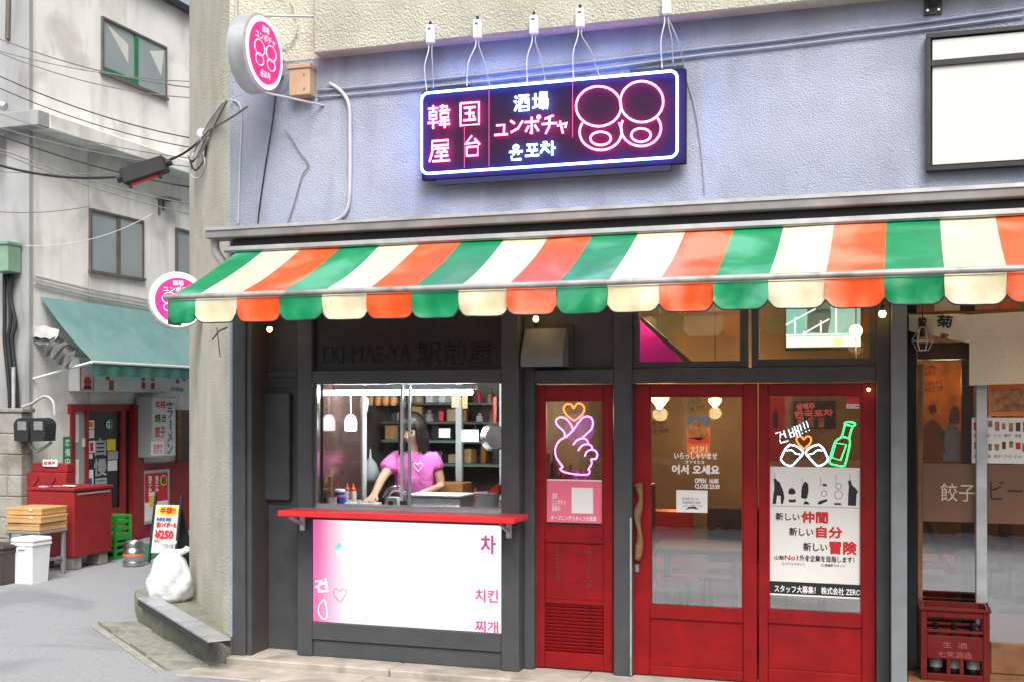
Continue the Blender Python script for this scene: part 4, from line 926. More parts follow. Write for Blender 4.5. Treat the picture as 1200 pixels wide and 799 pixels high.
N = {'pel': (q(0, .06, .95), (.15, .11)), 'waist': (q(0, .04, 1.10), (.125, .10)), 'chest': (q(0, .01, 1.26), (.11, .075)), 'nb': (q(0, -.02, 1.42), (.048, .048)), 'neck': (q(0, -.05, 1.475), .036),
     'jaw': (hd_(.045, -.070), (.055, .060)), 'skull': (hd_(0, 0), (.076, .086)), 'crown': (hd_(-.01, .050), (.052, .058)), 'nose': (hd_(.108, -.035), .011), 'nose0': (hd_(.075, -.025), .024),
     'lh': (q(-.08, .06, .86), .09), 'lk': (q(-.09, .05, .48), .06), 'la': (q(-.09, .07, .12), .04), 'lf': (q(-.09, -.06, .085), .035),
     'rh': (q(.08, .06, .86), .09), 'rk': (q(.09, .05, .48), .06), 'ra': (q(.09, .07, .12), .04), 'rf': (q(.09, -.06, .085), .035),
     'ls': (q(-.15, -.02, 1.365), .045), 'le': (q(-.185, -.20, 1.225), .034), 'lw': (q(-.145, -.405, 1.130), .027), 'lp': (q(-.135, -.465, 1.105), (.036, .017)),
     'rs': (q(.15, .0, 1.365), .045), 're': (q(.195, .01, 1.16), .035), 'rw': (q(.165, -.22, 1.135), .027), 'rp': (q(.15, -.285, 1.115), (.036, .017))}
E_ = [('pel', 'waist'), ('waist', 'chest'), ('chest', 'nb'), ('nb', 'neck'), ('neck', 'jaw'), ('jaw', 'skull'), ('skull', 'crown'), ('jaw', 'nose0'), ('nose0', 'nose'), ('chest', 'ls'), ('ls', 'le'), ('le', 'lw'), ('lw', 'lp'), ('chest', 'rs'), ('rs', 're'), ('re', 'rw'), ('rw', 'rp'),
      ('pel', 'lh'), ('lh', 'lk'), ('lk', 'la'), ('la', 'lf'), ('pel', 'rh'), ('rh', 'rk'), ('rk', 'ra'), ('ra', 'rf')]
for s, side in (('l', 1), ('r', -1)):
    p = Vector(N[s + 'p'][0])
    for i, (dx, ln) in enumerate(((-.026, .062), (-.009, .074), (.009, .070), (.025, .055))):
        k1, k2 = f'{s}f{i}a', f'{s}f{i}b'
        N[k1] = (tuple(p + Vector((dx * 1.1, -.035, -.004))), .0095); N[k2] = (tuple(p + Vector((dx * 1.25, -.02 - ln, -.028))), .008)
        E_ += [(s + 'p', k1), (k1, k2)]
    N[s + 't1'] = (tuple(p + Vector((.034 * side, .008, -.004))), .011); N[s + 't2'] = (tuple(p + Vector((.048 * side, -.03, -.02))), .0085)
    E_ += [(s + 'p', s + 't1'), (s + 't1', s + 't2')]
woman = Thing('person', 'person in a pink t-shirt working behind the serving hatch counter', 'person', (PX0, PY0, .05))
bd = woman.part('body', skin(N, E_, 'pel'), 'skin', smooth='all')
SN = {'hem': (q(0, .06, .90), (.165, .125)), 'waist': (q(0, .04, 1.08), (.150, .120)), 'chest': (q(0, .0, 1.27), (.170, .128)), 'up': (q(0, -.02, 1.385), (.115, .085)), 'col': (q(0, -.03, 1.425), (.072, .072)),
      'ls': (q(-.15, -.03, 1.36), .078), 'lc': (q(-.19, -.145, 1.272), .066), 'rs': (q(.155, .0, 1.365), .076), 'rc': (q(.195, .005, 1.265), .062)}
shirt = woman.part('shirt', skin(SN, [('hem', 'waist'), ('waist', 'chest'), ('chest', 'up'), ('up', 'col'), ('chest', 'ls'), ('ls', 'lc'), ('chest', 'rs'), ('rs', 'rc')], 'waist'), 'pink_shirt', smooth='all')
hc = Vector(q(.075, -.150, 1.315))
woman.part('heart_print', MB().tube(smooth_path([hc + Vector((x, -.0 + abs(x) * .3 - z * .25, z)) for x, z in ((0, -.035), (-.03, -.005), (-.034, .015), (-.018, .025), (0, .012), (.018, .025), (.034, .015), (.03, -.005), (0, -.035))], 3), .004, 5), 'paper', shirt)
trs = woman.part('trousers', skin({'pel': (q(0, .06, .93), (.16, .12)), 'lh': (q(-.085, .06, .84), .10), 'lk': (q(-.09, .05, .48), .072), 'la': (q(-.09, .07, .15), .055), 'rh': (q(.085, .06, .84), .10), 'rk': (q(.09, .05, .48), .072), 'ra': (q(.09, .07, .15), .055)},
     [('pel', 'lh'), ('lh', 'lk'), ('lk', 'la'), ('pel', 'rh'), ('rh', 'rk'), ('rk', 'ra')], 'pel'), 'black_metal', smooth='all')
for sx in (-.030, .030): woman.part('eye', MB().ball(hd_(.083, .002, sx), .011, .007, .005), 'hair', bd)
woman.part('mouth', MB().ball(hd_(.090, -.068), .016, .007, .005), 'lip', bd)
hair = woman.part('hair', MB().ball(tuple(HC - HF * .018 + HU * .014), .087, .092, .092, 20, 12), 'hair', smooth='all')
for k in range(64):
    ph = 2 * math.pi * k / 64 + random.uniform(-.03, .03); cf = math.cos(ph)            # 0 is the forehead
    side = abs(((ph + math.pi) % (2 * math.pi)) - math.pi)
    end = R(66) if side < .75 else R(98); p = []
    for j in range(6):
        th = R(4) + (end - R(4)) * j / 5; rr_ = 1 + random.uniform(-.015, .03)
        p.append(HC - HF * .006 + HF * (.104 * rr_ * math.sin(th) * cf) + Vector((.090 * rr_ * math.sin(th) * math.sin(ph), 0, 0)) + HU * (.112 * rr_ * math.cos(th)))
    if side >= .75:
        e_ = p[-1]; zt_ = 1.405 + random.uniform(-.02, .02)
        for j in range(1, 5): p.append(Vector((HC.x + (e_.x - HC.x) * (1 + .03 * j) + random.uniform(-.004, .004), e_.y + .012 * j * (1 if side > 1.6 else .3), e_.z + (zt_ - e_.z) * j / 4)))
    else: p.append(p[-1] + HF * .006 - UP * .012)
    q_ = smooth_path(p, 2); n_ = len(q_)
    woman.part('hair_lock', MB().tube(q_, .01, 5, radii=[.0085 + .006 * math.sin(math.pi * min(1, (i + 1) / n_ * 1.1)) if i < n_ - 1 else .002 for i in range(n_)]), 'hair_tip' if .75 <= side < 1.5 and k % 2 else 'hair', hair, smooth='all')

# ------------------------------------------------------------------ dining room seen through the doors
DW = PY(9.70)
def pendant(px, py, y, label, watt, r=.07, mat='bulb_soft'):
    c = PY(y).pt(px, py); t = Thing('pendant_lamp', label, 'lamp', c - UP * r)
    t.part('shade', MB().lathe([(r * .2, r * .8), (r * 1.0, r * .55), (r * .95, .1 * r), (r * .45, -r * .5), (r * .12, -r * .9)], c, UP, 16), mat, smooth=True)
    t.part('cord', MB().tube([c + UP * r * .8, Vector((c.x, c.y, 2.66))], .004, 5), 'cable_black')
    point_light('lamp_or_fill_glow', c - UP * (r + .03), watt, (1, .66, .30)).parent = None
    return t
pendant(773, 469, 8.6, 'warm glowing pendant lamp in the top corner of the middle door', 20)
pendant(838, 471, 9.0, 'clear pendant lamp right of the warm one in the middle door', 6, .05)
pendant(660, 463, 8.4, 'warm ceiling lamp above the purple neon hand', 8, .05)
c = PY(8.0).pt(1003, 388); t = Thing('glowing_globe', 'round warm bulb hanging in the right transom window', 'lamp', c - UP * .04)
t.part('globe', MB().ball(c, .040, n=16, m=10), 'bulb_warm', smooth='all'); t.part('cord', MB().tube([c + UP * .04, Vector((c.x, c.y, 2.66))], .004, 5).tube([c - UP * .04, c - UP * .3], .003, 4), 'cable_black')
point_light('lamp_or_fill_glow', c - UP * .1, 9, (1, .66, .30))
c = PY(8.3).pt(880, 388)
point_light('lamp_or_fill_glow', PY(8.3).pt(760, 395) + Vector((0, 0, .1)), 8, (1, .68, .28))  # bare warm fill light, no lamp body hangs here
pendant(800, 345, 8.5, 'warm ceiling lamp behind the left transom window', 6, .06)
# lettering and posters on the dining wall
wp = Thing('wall_lettering', 'slanting black greeting lettering on the brown dining room wall', 'lettering', DW.pt(780, 500))
for s, a, b, c_, d, rot in (('お願いします。', 762, 492, 780, 497, 10), ('カンパイ！', 763, 497.5, 778, 501.5, 10), ('한잔해요', 760, 502, 784, 508, 10), ('인생은', 802, 466, 822, 474, 12), ('건배 한잔', 804, 475, 826, 482, 10)):
    wp.part('lettering', MB().text(DW, s, a, b, c_, d, .002, .03, R(rot)), 'print_black')
dp = Thing('food_poster', 'red and blue food poster on the dining room wall', 'poster', DW.pt(818, 535))
dp.part('sheet', MB().on(DW, 805, 487, 832, 535, 0, .004), 'print_orange')
dp.part('blue_field', MB().on(DW, 805, 487, 832, 500, .004, .006), 'print_blue')
dp.part('picture', MB().poly(DW, [(806, 500), (814, 492), (826, 496), (831, 510), (820, 516), (808, 512)], .006, .008), 'print_brown')
dp.part('picture', MB().poly(DW, [(806, 512), (831, 512), (831, 519), (806, 519)], .006, .008), 'print_red')
dp.part('lettering', MB().text(DW, '치킨', 809, 522, 829, 533, .006, .03), 'print_white')
dk = Thing('drink_poster', 'dark drink poster with pink lettering behind the neon glasses', 'poster', DW.pt(953, 500))
dk.part('sheet', MB().on(DW, 929, 469, 979, 502, 0, .004), 'print_black'); dk.part('lettering', MB().text(DW, '생맥주', 933, 472, 955, 480, .005, .05, R(4)).text(DW, '한국포차', 931, 480, 976, 488, .005, .05, R(4)), 'print_pink')
for x in (938, 950, 962): dk.part('picture', MB().on(DW, x - 3, 489, x + 4, 500, .004, .006), 'print_brown')
rb = Thing('red_banner', 'red cloth banner at the left inside the right door', 'banner', PY(8.6).pt(910, 540))
rb.part('cloth', MB().on(PY(8.6), 902, 465, 921, 540, 0, .01), 'print_red'); rb.part('bottle_print', MB().poly(PY(8.6), [(906, 500), (906, 485), (909, 478), (912, 485), (912, 500)], .01, .012), 'print_black')
um = Thing('purple_drape', 'slanting cloth tinted with purple glow in the left transom window', 'cloth', PY(8.2).pt(760, 428))
um.part('cloth', MB().poly(PY(8.2), [(736, 426), (736, 376), (746, 372), (772, 392), (800, 424)], 0, .012), 'cloth_purple_glow')
um.part('fold', MB().poly(PY(8.18), [(746, 371), (752, 371), (812, 424), (802, 424)], 0, .02), 'grey_paint')
tv = Thing('television', 'television with a bright street picture in the right transom window', 'television', PY(8.8).pt(960, 408))
TVP = PY(8.8)
tv.part('case', MB().on(TVP, 919, 335, 1010, 410, -.05, 0, .005), 'black_metal')
tv.part('screen', MB().on(TVP, 921, 338, 1008, 406.5, 0, .003), 'screen_teal')
tv.part('picture', MB().on(TVP, 921, 394, 1008, 406.5, .003, .004), 'screen_pale')
tv.part('picture', MB().poly(TVP, [(946, 389), (946, 362), (944, 345), (972, 345), (974, 372), (970, 391)], .003, .005), 'screen_dark')
tv.part('picture', MB().on(TVP, 976, 396, 987, 405, .004, .005), 'screen_yellow')
for x0_, y0_, x1_, y1_ in ((921, 393, 1008, 391), (932, 406, 932, 372), (942, 406, 942, 388), (980, 392, 980, 345), (921, 381, 956, 362), (940, 392, 972, 374), (962, 390, 962, 376)):
    tv.part('picture', MB().tube([TVP.pt(x0_, y0_) - Vector((0, .005, 0)), TVP.pt(x1_, y1_) - Vector((0, .005, 0))], .006, 4), 'screen_pale')
point_light('neon_hand_glow', NH.pt(672, 520) + Vector((0, .12, .1)), 1.2, (.75, .12, 1), .12)
# seats and tables
for px, y, L_, m in ((775, 8.5, 'red seat with raised back at the left inside the middle door', 'tomato'), (855, 8.9, 'dark chair at the right inside the middle door', 'dark_rubber'), (935, 8.7, 'dark chair inside the right door', 'dark_rubber')):
    c = Vector((PY(y).pt(px, 600).x, y, .05)); t = Thing('dining_chair', L_, 'chair', c)
    t.part('seat', MB().box(c.x - .2, c.x + .2, y - .2, y + .2, .45, .50, .02), m); t.part('backrest', MB().box(c.x - .2, c.x + .2, y + .18, y + .22, .55, .98, .02), m)
    for sx in (-1, 1):
        for sy in (-1, 1): t.part('leg', MB().box(c.x + sx * .17 - .015, c.x + sx * .17 + .015, y + sy * .17 - .015, y + sy * .17 + .015, .05, .45), 'black_metal')
for px, y, L_ in ((820, 8.3, 'dark dining table behind the middle door'), (965, 8.4, 'dark dining table behind the recruiting poster')):
    c = Vector((PY(y).pt(px, 600).x, y, .05)); t = Thing('dining_table', L_, 'table', c)
    t.part('top', MB().box(c.x - .32, c.x + .32, y - .3, y + .3, .74, .77, .006), 'wood_dark')
    for sx in (-1, 1):
        for sy in (-1, 1): t.part('leg', MB().box(c.x + sx * .28 - .02, c.x + sx * .28 + .02, y + sy * .26 - .02, y + sy * .26 + .02, .05, .74), 'black_metal')
# goods on the sill behind the narrow door
for i, (px, m, hh) in enumerate((('643', 'amber', .2), ('650', 'wood_warm', .22), ('660', 'print_red', .1), ('669', 'orange_brown', .12), ('676', 'print_white', .08), ('682', 'print_pink', .1))):
    y = 7.75; x = PY(y).pt(float(px), 550).x; z = PY(y).pt(665, 565).z
    solo('sill_ornament', MB().lathe([(.028, 0), (.03, hh * .5), (.014, hh * .7), (.014, hh)], (x, y, z), UP, 10), m, ['amber bottle at the left behind the neon hand', 'brown bottle second from left behind the neon hand', 'small red figure behind the neon hand', 'orange ornament in the middle behind the neon hand', 'small white ornament behind the neon hand', 'small pink ornament at the right behind the neon hand'][i], 'ornament', smooth=True)
solo('window_counter', MB().box(-2.3, -1.6, 7.62, 7.9, .75, PY(7.75).pt(665, 565).z - .001, .004), 'wood_dark', 'dark counter inside the narrow door holding small ornaments', 'counter')
# ------------------------------------------------------------------ the neighbouring shop on the right
rs_ = Thing('gyoza_shop_front', 'dark timber glazed front of the neighbouring shop at the right edge', 'shop front', (.6, 7.5, 0))
RP = PY(7.5); Xr = lambda px, y=7.5: PY(y).pt(px, HZ).x
rs_.part('platform', MB().box(.02, 4, 7.10, 7.62, 0.002, .175, .008), 'wood_warm')
rs_.part('jamb', MB().box(Xr(1063, 7.3), Xr(1074, 7.5), 7.40, 7.62, .176, 2.7), 'black_gloss')
rs_.part('door_stile', MB().box(Xr(1075), Xr(1081), 7.47, 7.53, .18, 2.0, .004), 'wood_warm')
zl0, zl1 = RP.pt(1110, 421).z, RP.pt(1110, 402).z
rs_.part('lintel', MB().box(Xr(1075), 4, 7.455, 7.55, zl0, zl1, .004), 'wood_dark')
rs_.part('top_light', MB().box(Xr(1095), 4, 7.49, 7.5, zl1, 2.7), 'clear_glass')
rs_.part('top_mullion', MB().box(Xr(1125), Xr(1142), 7.46, 7.52, zl1, 2.7), 'wood_dark')
rs_.part('bottom_rail', MB().box(Xr(1160), 4, 7.46, 7.54, .176, .36, .006), 'wood_warm')
rs_.part('bottom_rail', MB().box(Xr(1081), Xr(1160), 7.46, 7.54, .176, .30, .006), 'wood_dark')
rs_.part('dark_stile', MB().box(Xr(1127), Xr(1141), 7.50, 7.56, .30, zl0 - .001, .004), 'print_black')
rs_.part('white_stile', MB().box(Xr(1143), Xr(1156), 7.44, 7.50, .36, zl0 - .002, .004), 'galv')
pn = rs_.part('pane', MB().box(Xr(1081), Xr(1143), 7.492, 7.497, .30, zl0 - .001), 'door_glass')
rs_.part('pane', MB().box(Xr(1156), 4, 7.472, 7.477, .36, zl0 - .001), 'door_glass')
M('band_brown', (.17, .085, .05), .4, n=4, amt=.1)
bz0, bz1 = RP.pt(1120, 611).z, RP.pt(1120, 543).z
for a, b, y in ((1081.5, 1142.5, 7.4905), (1157, 1290, 7.4705)):
    bn = rs_.part('frosted_band', MB().box(Xr(a, y), Xr(b, y), y, y + .001, bz0, bz1), 'band_brown')
BP = PY(7.4695)
rs_.part('lettering', MB().text(PY(7.489), '餃子', 1102, 566, 1143, 587, 0, .0), 'linen')
rs_.part('lettering', MB().text(BP, 'ビール', 1160, 563, 1222, 586, 0, .0), 'print_black')
# interior wall and posters
rs_.part('back_wall', MB().box(.03, 4, 9.0, 9.1, .05, 2.66), 'wood_warm')
rs_.part('floor', MB().box(.03, 4, 7.63, 9.0, -.01, .10), 'int_floor')
point_light('lamp_or_fill_glow', (.25, 7.85, 1.9), 12, (1, .68, .32), .1)  # light added to shine through the poster, no lamp stands here
cl = Thing('added_shop_lamp', 'unseen warm lamp added behind the top light of the neighbouring shop', 'lamp', (.75, 8.0, 2.5))  # lamp added out of view to brighten the curtain
cl.part('globe', MB().lathe([(.03, .1), (.08, .04), (.07, -.03), (.02, -.06)], (.75, 8.0, 2.56), UP, 14), 'bulb_soft', smooth=True)
QP = PY(7.56)
t = Thing('shop_poster', 'brown food poster with slanting lettering behind the left pane at right edge', 'poster', QP.pt(1103, 540))
t.part('sheet', MB().on(QP, 1082, 424, 1126, 541, 0, .003), 'poster_back')
for s, a, b, c_, d in (('いつも', 1083, 428, 1096, 433), ('ありがとう', 1083, 434, 1096, 439), ('ございます', 1084, 446, 1104, 451), ('またどうぞ', 1084, 452, 1105, 458)):
    t.part('lettering', MB().text(QP, s, a, b, c_, d, .004, .02, R(8)), 'print_black')
t.part('picture', MB().poly(QP, [(1083, 532), (1083, 500), (1092, 490), (1104, 500), (1108, 530), (1096, 536)], .003, .005), 'print_orange')
t.part('picture', MB().poly(QP, [(1088, 476), (1096, 473), (1098, 482), (1090, 485)], .003, .005), 'print_red')
t.part('picture', MB().poly(QP, [(1098, 505), (1107, 503), (1107, 512), (1099, 513)], .005, .006), 'green_plastic')
t.part('picture', MB().poly(QP, [(1105, 540), (1107, 505), (1112, 497), (1120, 498), (1125, 510), (1125, 540)], .003, .005), 'paper')
t.part('picture', MB().poly(QP, [(1112, 497), (1113, 480), (1119, 474), (1125, 480), (1124, 497)], .003, .005), 'box_tan')
MP = PY(7.467)
t = Thing('menu_sheet', 'white printed menu sheet with food pictures at the right edge', 'menu', MP.pt(1170, 543))
t.part('sheet', MB().on(MP, 1138, 489, 1262, 543, 0, .002), 'paper')
random.seed(11)
for i in range(16):
    x = 1141 + (i % 8) * 8.2 + random.uniform(-1, 1); y = 493 + (i // 8) * 24 + random.uniform(-1, 3)
    t.part('picture', MB().on(MP, x, y, x + random.uniform(4, 7), y + random.uniform(7, 12), .002, .003), random.choice(['print_brown', 'print_brown', 'orange_brown', 'wood_dark', 'print_red']))
for i in range(10):
    x = 1141 + (i % 5) * 12; y = 508 + (i // 5) * 24; t.part('lettering', MB().text(MP, random.choice(['餃子', 'ビール', '定食', '唐揚げ', '焼飯']), x, y, x + 8, y + 4, .003), 'print_black')
t = Thing('picture_frame', 'dark food picture in an orange frame under the cream curtain', 'picture', MP.pt(1180, 486))
t.part('frame', MB().on(MP, 1158, 450, 1240, 487, 0, .012, .003), 'print_orange'); t.part('picture', MB().on(MP, 1161, 455, 1240, 482, .012, .014), 'print_brown')
for x, y in ((1168, 462), (1180, 470), (1190, 460)): t.part('food', MB().lathe([(.025, 0), (.02, .006)], MP.pt(x, y) + Vector((0, -.014, 0)), (0, -1, 0), 12), 'orange_brown')
# door curtain
def cloth(px0, px1, py0, py1, y, ph, wav=.012):
    pl = PY(y); m_ = MB(); NU, NV = 16, 10; vs = []
    for j in range(NV + 1):
        for i in range(NU + 1):
            u, v = i / NU, j / NV; p = pl.pt(px0 + (px1 - px0) * u, (py0[0] + (py0[1] - py0[0]) * u) * (1 - v) + (py1[0] + (py1[1] - py1[0]) * u) * v)
            vs.append(p + Vector((0, wav * v * math.sin(ph + u * 7) + .5 * wav * math.sin(ph * 2 + u * 15) * v, 0)))
    return m_.add(vs, [(j * (NU + 1) + i, j * (NU + 1) + i + 1, (j + 1) * (NU + 1) + i + 1, (j + 1) * (NU + 1) + i) for j in range(NV) for i in range(NU)])
nr = Thing('door_curtain', 'plain cream cloth curtain over the neighbouring shop door', 'curtain', PY(7.32).pt(1170, 450))
nr.part('cloth', cloth(1136, 1262, (369, 362), (451, 447), 7.32, 1.0), 'linen', smooth='all')
nr.part('rod', MB().tube([PY(7.33).pt(1060, 369), PY(7.33).pt(1270, 362)], .009, 8), 'wood_warm', smooth=True)
nl = Thing('lettered_curtain', 'folded cream curtain with black brush lettering beside the grey pier', 'curtain', PY(7.30).pt(1100, 400))
nl.part('cloth', cloth(1065, 1137, (369, 369), (388, 402), 7.31, 2.2, .03), 'linen', smooth='all')
nl.part('lettering', MB().text(PY(7.285), '菊', 1098, 370, 1116, 384, 0, .04, R(-6)), 'print_black')
nl.part('lettering', MB().text(PY(7.285), '家', 1102, 391, 1112, 397, 0, .04, R(-10)), 'print_black')
nl.part('lettering', MB().text(PY(7.285), '餃', 1076, 372, 1086, 384, 0, .04), 'print_black')
# wire lantern
c = PY(7.2).pt(1081, 399); wl_ = Thing('wire_lantern', 'hexagonal wire lantern hanging in front of the lettered curtain', 'lantern', c - UP * .06)
r1 = .058
for k in range(6):
    a = math.pi * k / 3; d = Vector((math.cos(a), math.sin(a), 0))
    wl_.part('wire', MB().tube([c + d * .02 + UP * .075, c + d * r1 + UP * .0, c + d * r1 * .55 - UP * .055], .0028, 4), 'galv')
for rr, zz in ((r1, 0), (r1 * .55, -.055), (.02, .075)):
    wl_.part('ring', MB().tube([c + Vector((rr * math.cos(math.pi * k / 3), rr * math.sin(math.pi * k / 3), zz)) for k in range(6)], .0028, 4, True), 'galv')
wl_.part('socket', MB().lathe([(.014, .02), (.016, .08), (.01, .09)], c, UP, 10), 'dark_rubber'); wl_.part('cord', MB().tube([c + UP * .09, c + UP * .45], .003, 4), 'cable_black')
# bottle crate
cx0, cx1, cy0, cy1, cz0, cz1 = .092, .462, 7.17, 7.44, .176, .592
bc = Thing('bottle_crate', 'red plastic bottle crate standing on the wooden platform', 'crate', ((cx0 + cx1) / 2, 7.3, cz0))
H_ = cz1 - cz0; T_ = .014
def cr(n, *q, m='crate_red'): return bc.part(n, MB().box(*q, .003), m)
for x in (cx0, cx1 - .035):
    for y in (cy0, cy1 - .035): cr('corner_post', x, x + .035, y, y + .035, cz0, cz1 - .001)
for y in (cy0 + .004, cy1 - .004 - T_):
    cr('rim', cx0 + .035, cx1 - .035, y, y + T_, cz1 - .055, cz1); cr('band', cx0 + .035, cx1 - .035, y, y + T_, cz0 + H_ * .30, cz0 + H_ * .62)
    cr('top_slat', cx0 + .035, cx1 - .035, y, y + T_, cz0 + H_ * .66, cz0 + H_ * .70); cr('base_band', cx0 + .035, cx1 - .035, y, y + T_, cz0, cz0 + .04)
for x in (cx0 + .004, cx1 - .004 - T_):
    cr('rim', x, x + T_, cy0 + .035, cy1 - .035, cz1 - .055, cz1); cr('band', x, x + T_, cy0 + .035, cy1 - .035, cz0 + H_ * .30, cz0 + H_ * .62); cr('base_band', x, x + T_, cy0 + .035, cy1 - .035, cz0, cz0 + .04)
for x in (cx0 + .14, cx0 + .21): cr('upright', x, x + .022, cy0 + .006, cy0 + .016, cz0 + .04, cz0 + H_ * .30)
cr('flange', cx0 - .008, cx1 + .008, cy0 - .008, cy0 + .003, cz1 - .016, cz1 + .004); cr('flange', cx0 - .008, cx0 + .003, cy0 + .004, cy1 + .004, cz1 - .016, cz1 + .004); cr('flange', cx1 - .003, cx1 + .008, cy0 + .004, cy1 + .004, cz1 - .016, cz1 + .004)
cr('base', cx0 + .02, cx1 - .02, cy0 + .02, cy1 - .02, cz0 + .002, cz0 + .016)
bc.part('lettering', MB().text_at(((cx0 + cx1) / 2, cy0 + .0035, cz0 + H_ * .50), (1, 0, 0), UP, '生  酒', .13, .034), 'crate_ink')
bc.part('lettering', MB().text_at(((cx0 + cx1) / 2, cy0 + .0035, cz0 + H_ * .37), (1, 0, 0), UP, '七笑酒造', .18, .034), 'crate_ink')
for i, x in enumerate((cx0 + .085, cx0 + .185, cx0 + .285)):
    for j, y in enumerate((cy0 + .085, cy0 + .19)):
        b_ = Thing('beer_bottle', ['bottle at the left of the red crate', 'bottle in the middle of the red crate', 'bottle at the right of the red crate'][i] + (' front row' if j == 0 else ' back row'), 'bottle', (x, y, cz0 + .017), 'bottles in the red crate')
        b_.part('body', MB().lathe([(.036, 0), (.038, .01), (.038, .17), (.015, .23), (.014, .29)], (x, y, cz0 + .017), UP, 12), 'black_gloss', smooth=True)
        b_.part('label', MB().lathe([(.0385, .05), (.0385, .11)], (x, y, cz0 + .017), UP, 12), 'grey_paint', smooth=True)
# dim things behind the right pane
t = Thing('store_shelf', 'low dark shelf with black boxes behind the far right pane', 'shelf', (.8, 7.8, .1))
t.part('board', MB().box(.45, 1.3, 7.65, 7.95, .80, .84), 'wood_dark')
for x in (.5, .64, .78): t.part('black_box', MB().box(x, x + .10, 7.70, 7.85, .58, .74, .01), 'black_metal')
t.part('lower_board', MB().box(.45, 1.3, 7.65, 7.95, .52, .56), 'wood_dark'); t.part('front_cloth', MB().box(.45, 1.3, 7.66, 7.67, .30, .50), 'tomato')
t = Thing('folding_stool', 'red and orange folding stool behind the left pane at the right edge', 'stool', (.18, 7.8, .1))
t.part('seat', MB().box(.08, .30, 7.7, 7.95, .78, .81, .01), 'tomato'); t.part('cushion', MB().box(.09, .29, 7.71, 7.94, .70, .74, .02), 'print_orange')
t.part('leg', MB().beam((.13, 7.7, 1.05), (.26, 7.7, .72), .02, .03), 'black_metal'); t.part('base', MB().box(.08, .28, 7.72, 7.92, .10, .60, .02), 'print_red')

# more goods and papers in the neighbouring shop
for i, (a, b, m, L_) in enumerate(((1158, 1172, 'paper', 'white paper strip menu'), (1174, 1186, 'print_yellow', 'yellow paper strip menu'), (1188, 1200, 'print_orange', 'orange paper strip menu'))):
    pl = PY(8.9); t = Thing('strip_menu', L_ + ' hanging inside the neighbouring shop', 'menu', pl.pt(a, 530), 'strip menus in the neighbouring shop')
    t.part('sheet', MB().on(pl, a, 440, b, 530, 0, .004), m); t.part('lettering', MB().text(pl, '餃\n子\n定\n食', a + 3, 446, b - 3, 524, .005, .02), 'print_black')
t = Thing('timber_post', 'dark timber post inside the neighbouring shop', 'post', (.62, 8.2, .1)); t.part('shaft', MB().box(.58, .66, 8.16, 8.24, .1, 2.66, .006), 'wood_dark'); t.part('base', MB().box(.56, .68, 8.14, 8.26, .1, .2, .006), 'wood_dark')
# ------------------------------------------------------------------ the pale building across the alley
LX = -9.6; LB = PX(LX); LY = 11.2
pb = Thing('pale_building', 'stained white concrete building with sliding windows across the alley', 'building', (-11, 14, 0))
HR = LB.pt(226, 19).z
pb.part('wall', MB().box(LX - .25, LX, LY, 22, 0, HR), 'pale_wall')
pb.part('front_wall', MB().box(-16, LX - .251, LY + .05, LY + .3, 0, HR), 'side_wall')
pb.part('back_mass', MB().box(-16, LX - .252, LY + .31, 22, 0, HR - .01), 'side_wall')
pb.part('roof', MB().box(-16.2, LX + .03, LY + .5, 22.3, HR + .001, HR + .06), 'brown_frame')
pb.part('roof_gutter', MB().box(LX + .031, LX + .11, LY + .5, 22.3, HR - .03, HR + .05), 'dark_rubber')
zl = LB.pt(60, 150).z
pb.part('ledge', MB().box(LX + .001, LX + .30, LY - .05, 22, zl - .12, zl + .06, .01), 'pale_wall')
pb.part('ledge', MB().box(-12, LX + .30, LY - .25, LY - .051, zl - .12, zl + .06, .01), 'side_wall')
pb.part('corner_pilaster', MB().box(LX - .3, LX + .02, LY - .06, LY - .001, 0, HR - .02), 'side_wall')
def window(px0, py0, px1, py1, mats, fr='brown_frame', yr=None):
    z1 = LB.pt(px0, py0).z; z0 = LB.pt(px0, py1).z; y0 = LB.pt(px0, HZ).y; y1 = yr or LB.pt(px1, HZ).y
    f = .028; X = LX
    m_ = MB().box(X - .01, X + .03, y0, y1, z1 - f, z1).box(X - .01, X + .045, y0 - .02, y1 + .02, z0 - .01, z0 + f).box(X - .01, X + .03, y0, y0 + f, z0 + f, z1 - f).box(X - .01, X + .03, y1 - f, y1, z0 + f, z1 - f)
    w_ = pb.part('window', m_, fr)
    ym = (y0 + y1) / 2 + .02
    for a, b, m, dx in ((y0 + f, ym, mats[0], .004), (ym, y1 - f, mats[1], .012)):
        pb.part('pane', MB().box(X + dx - .002, X + dx, a, b, z0 + f, z1 - f), m, w_)
    pb.part('sash', MB().box(X + .005, X + .022, ym - .035, ym + .035, z0 + f, z1 - f), mats[2], w_)
    return w_, y0, y1, z0, z1
w1, y0, y1, z0, z1 = window(118, 19, 194, 86, ('pane_pale', 'pane_pale', 'green_frame'))
pb.part('green_rail', MB().box(LX + .01, LX + .028, y0 + .035, (y0 + y1) / 2, z0 + .035, z0 + .09), 'green_frame', w1)
pb.part('paper', MB().prism([(LX + .0045, y0 + .10, z1 - .06), (LX + .0045, y0 + .55, z1 - .20), (LX + .0045, y0 + .55, z1 - .45)], (.001, 0, 0)), 'pane_paper', w1)
pb.part('paper', MB().prism([(LX + .0125, y1 - .38, z1 - .16), (LX + .0125, y1 - .05, z1 - .06), (LX + .0125, y1 - .12, z1 - .42)], (.001, 0, 0)), 'pane_paper', w1)
window(104, 244, 167, 319, ('pane_pale', 'pane_pale', 'brown_frame'))
window(205, 267, 240, 322, ('pane_pale', 'pane_pale', 'brown_frame'))
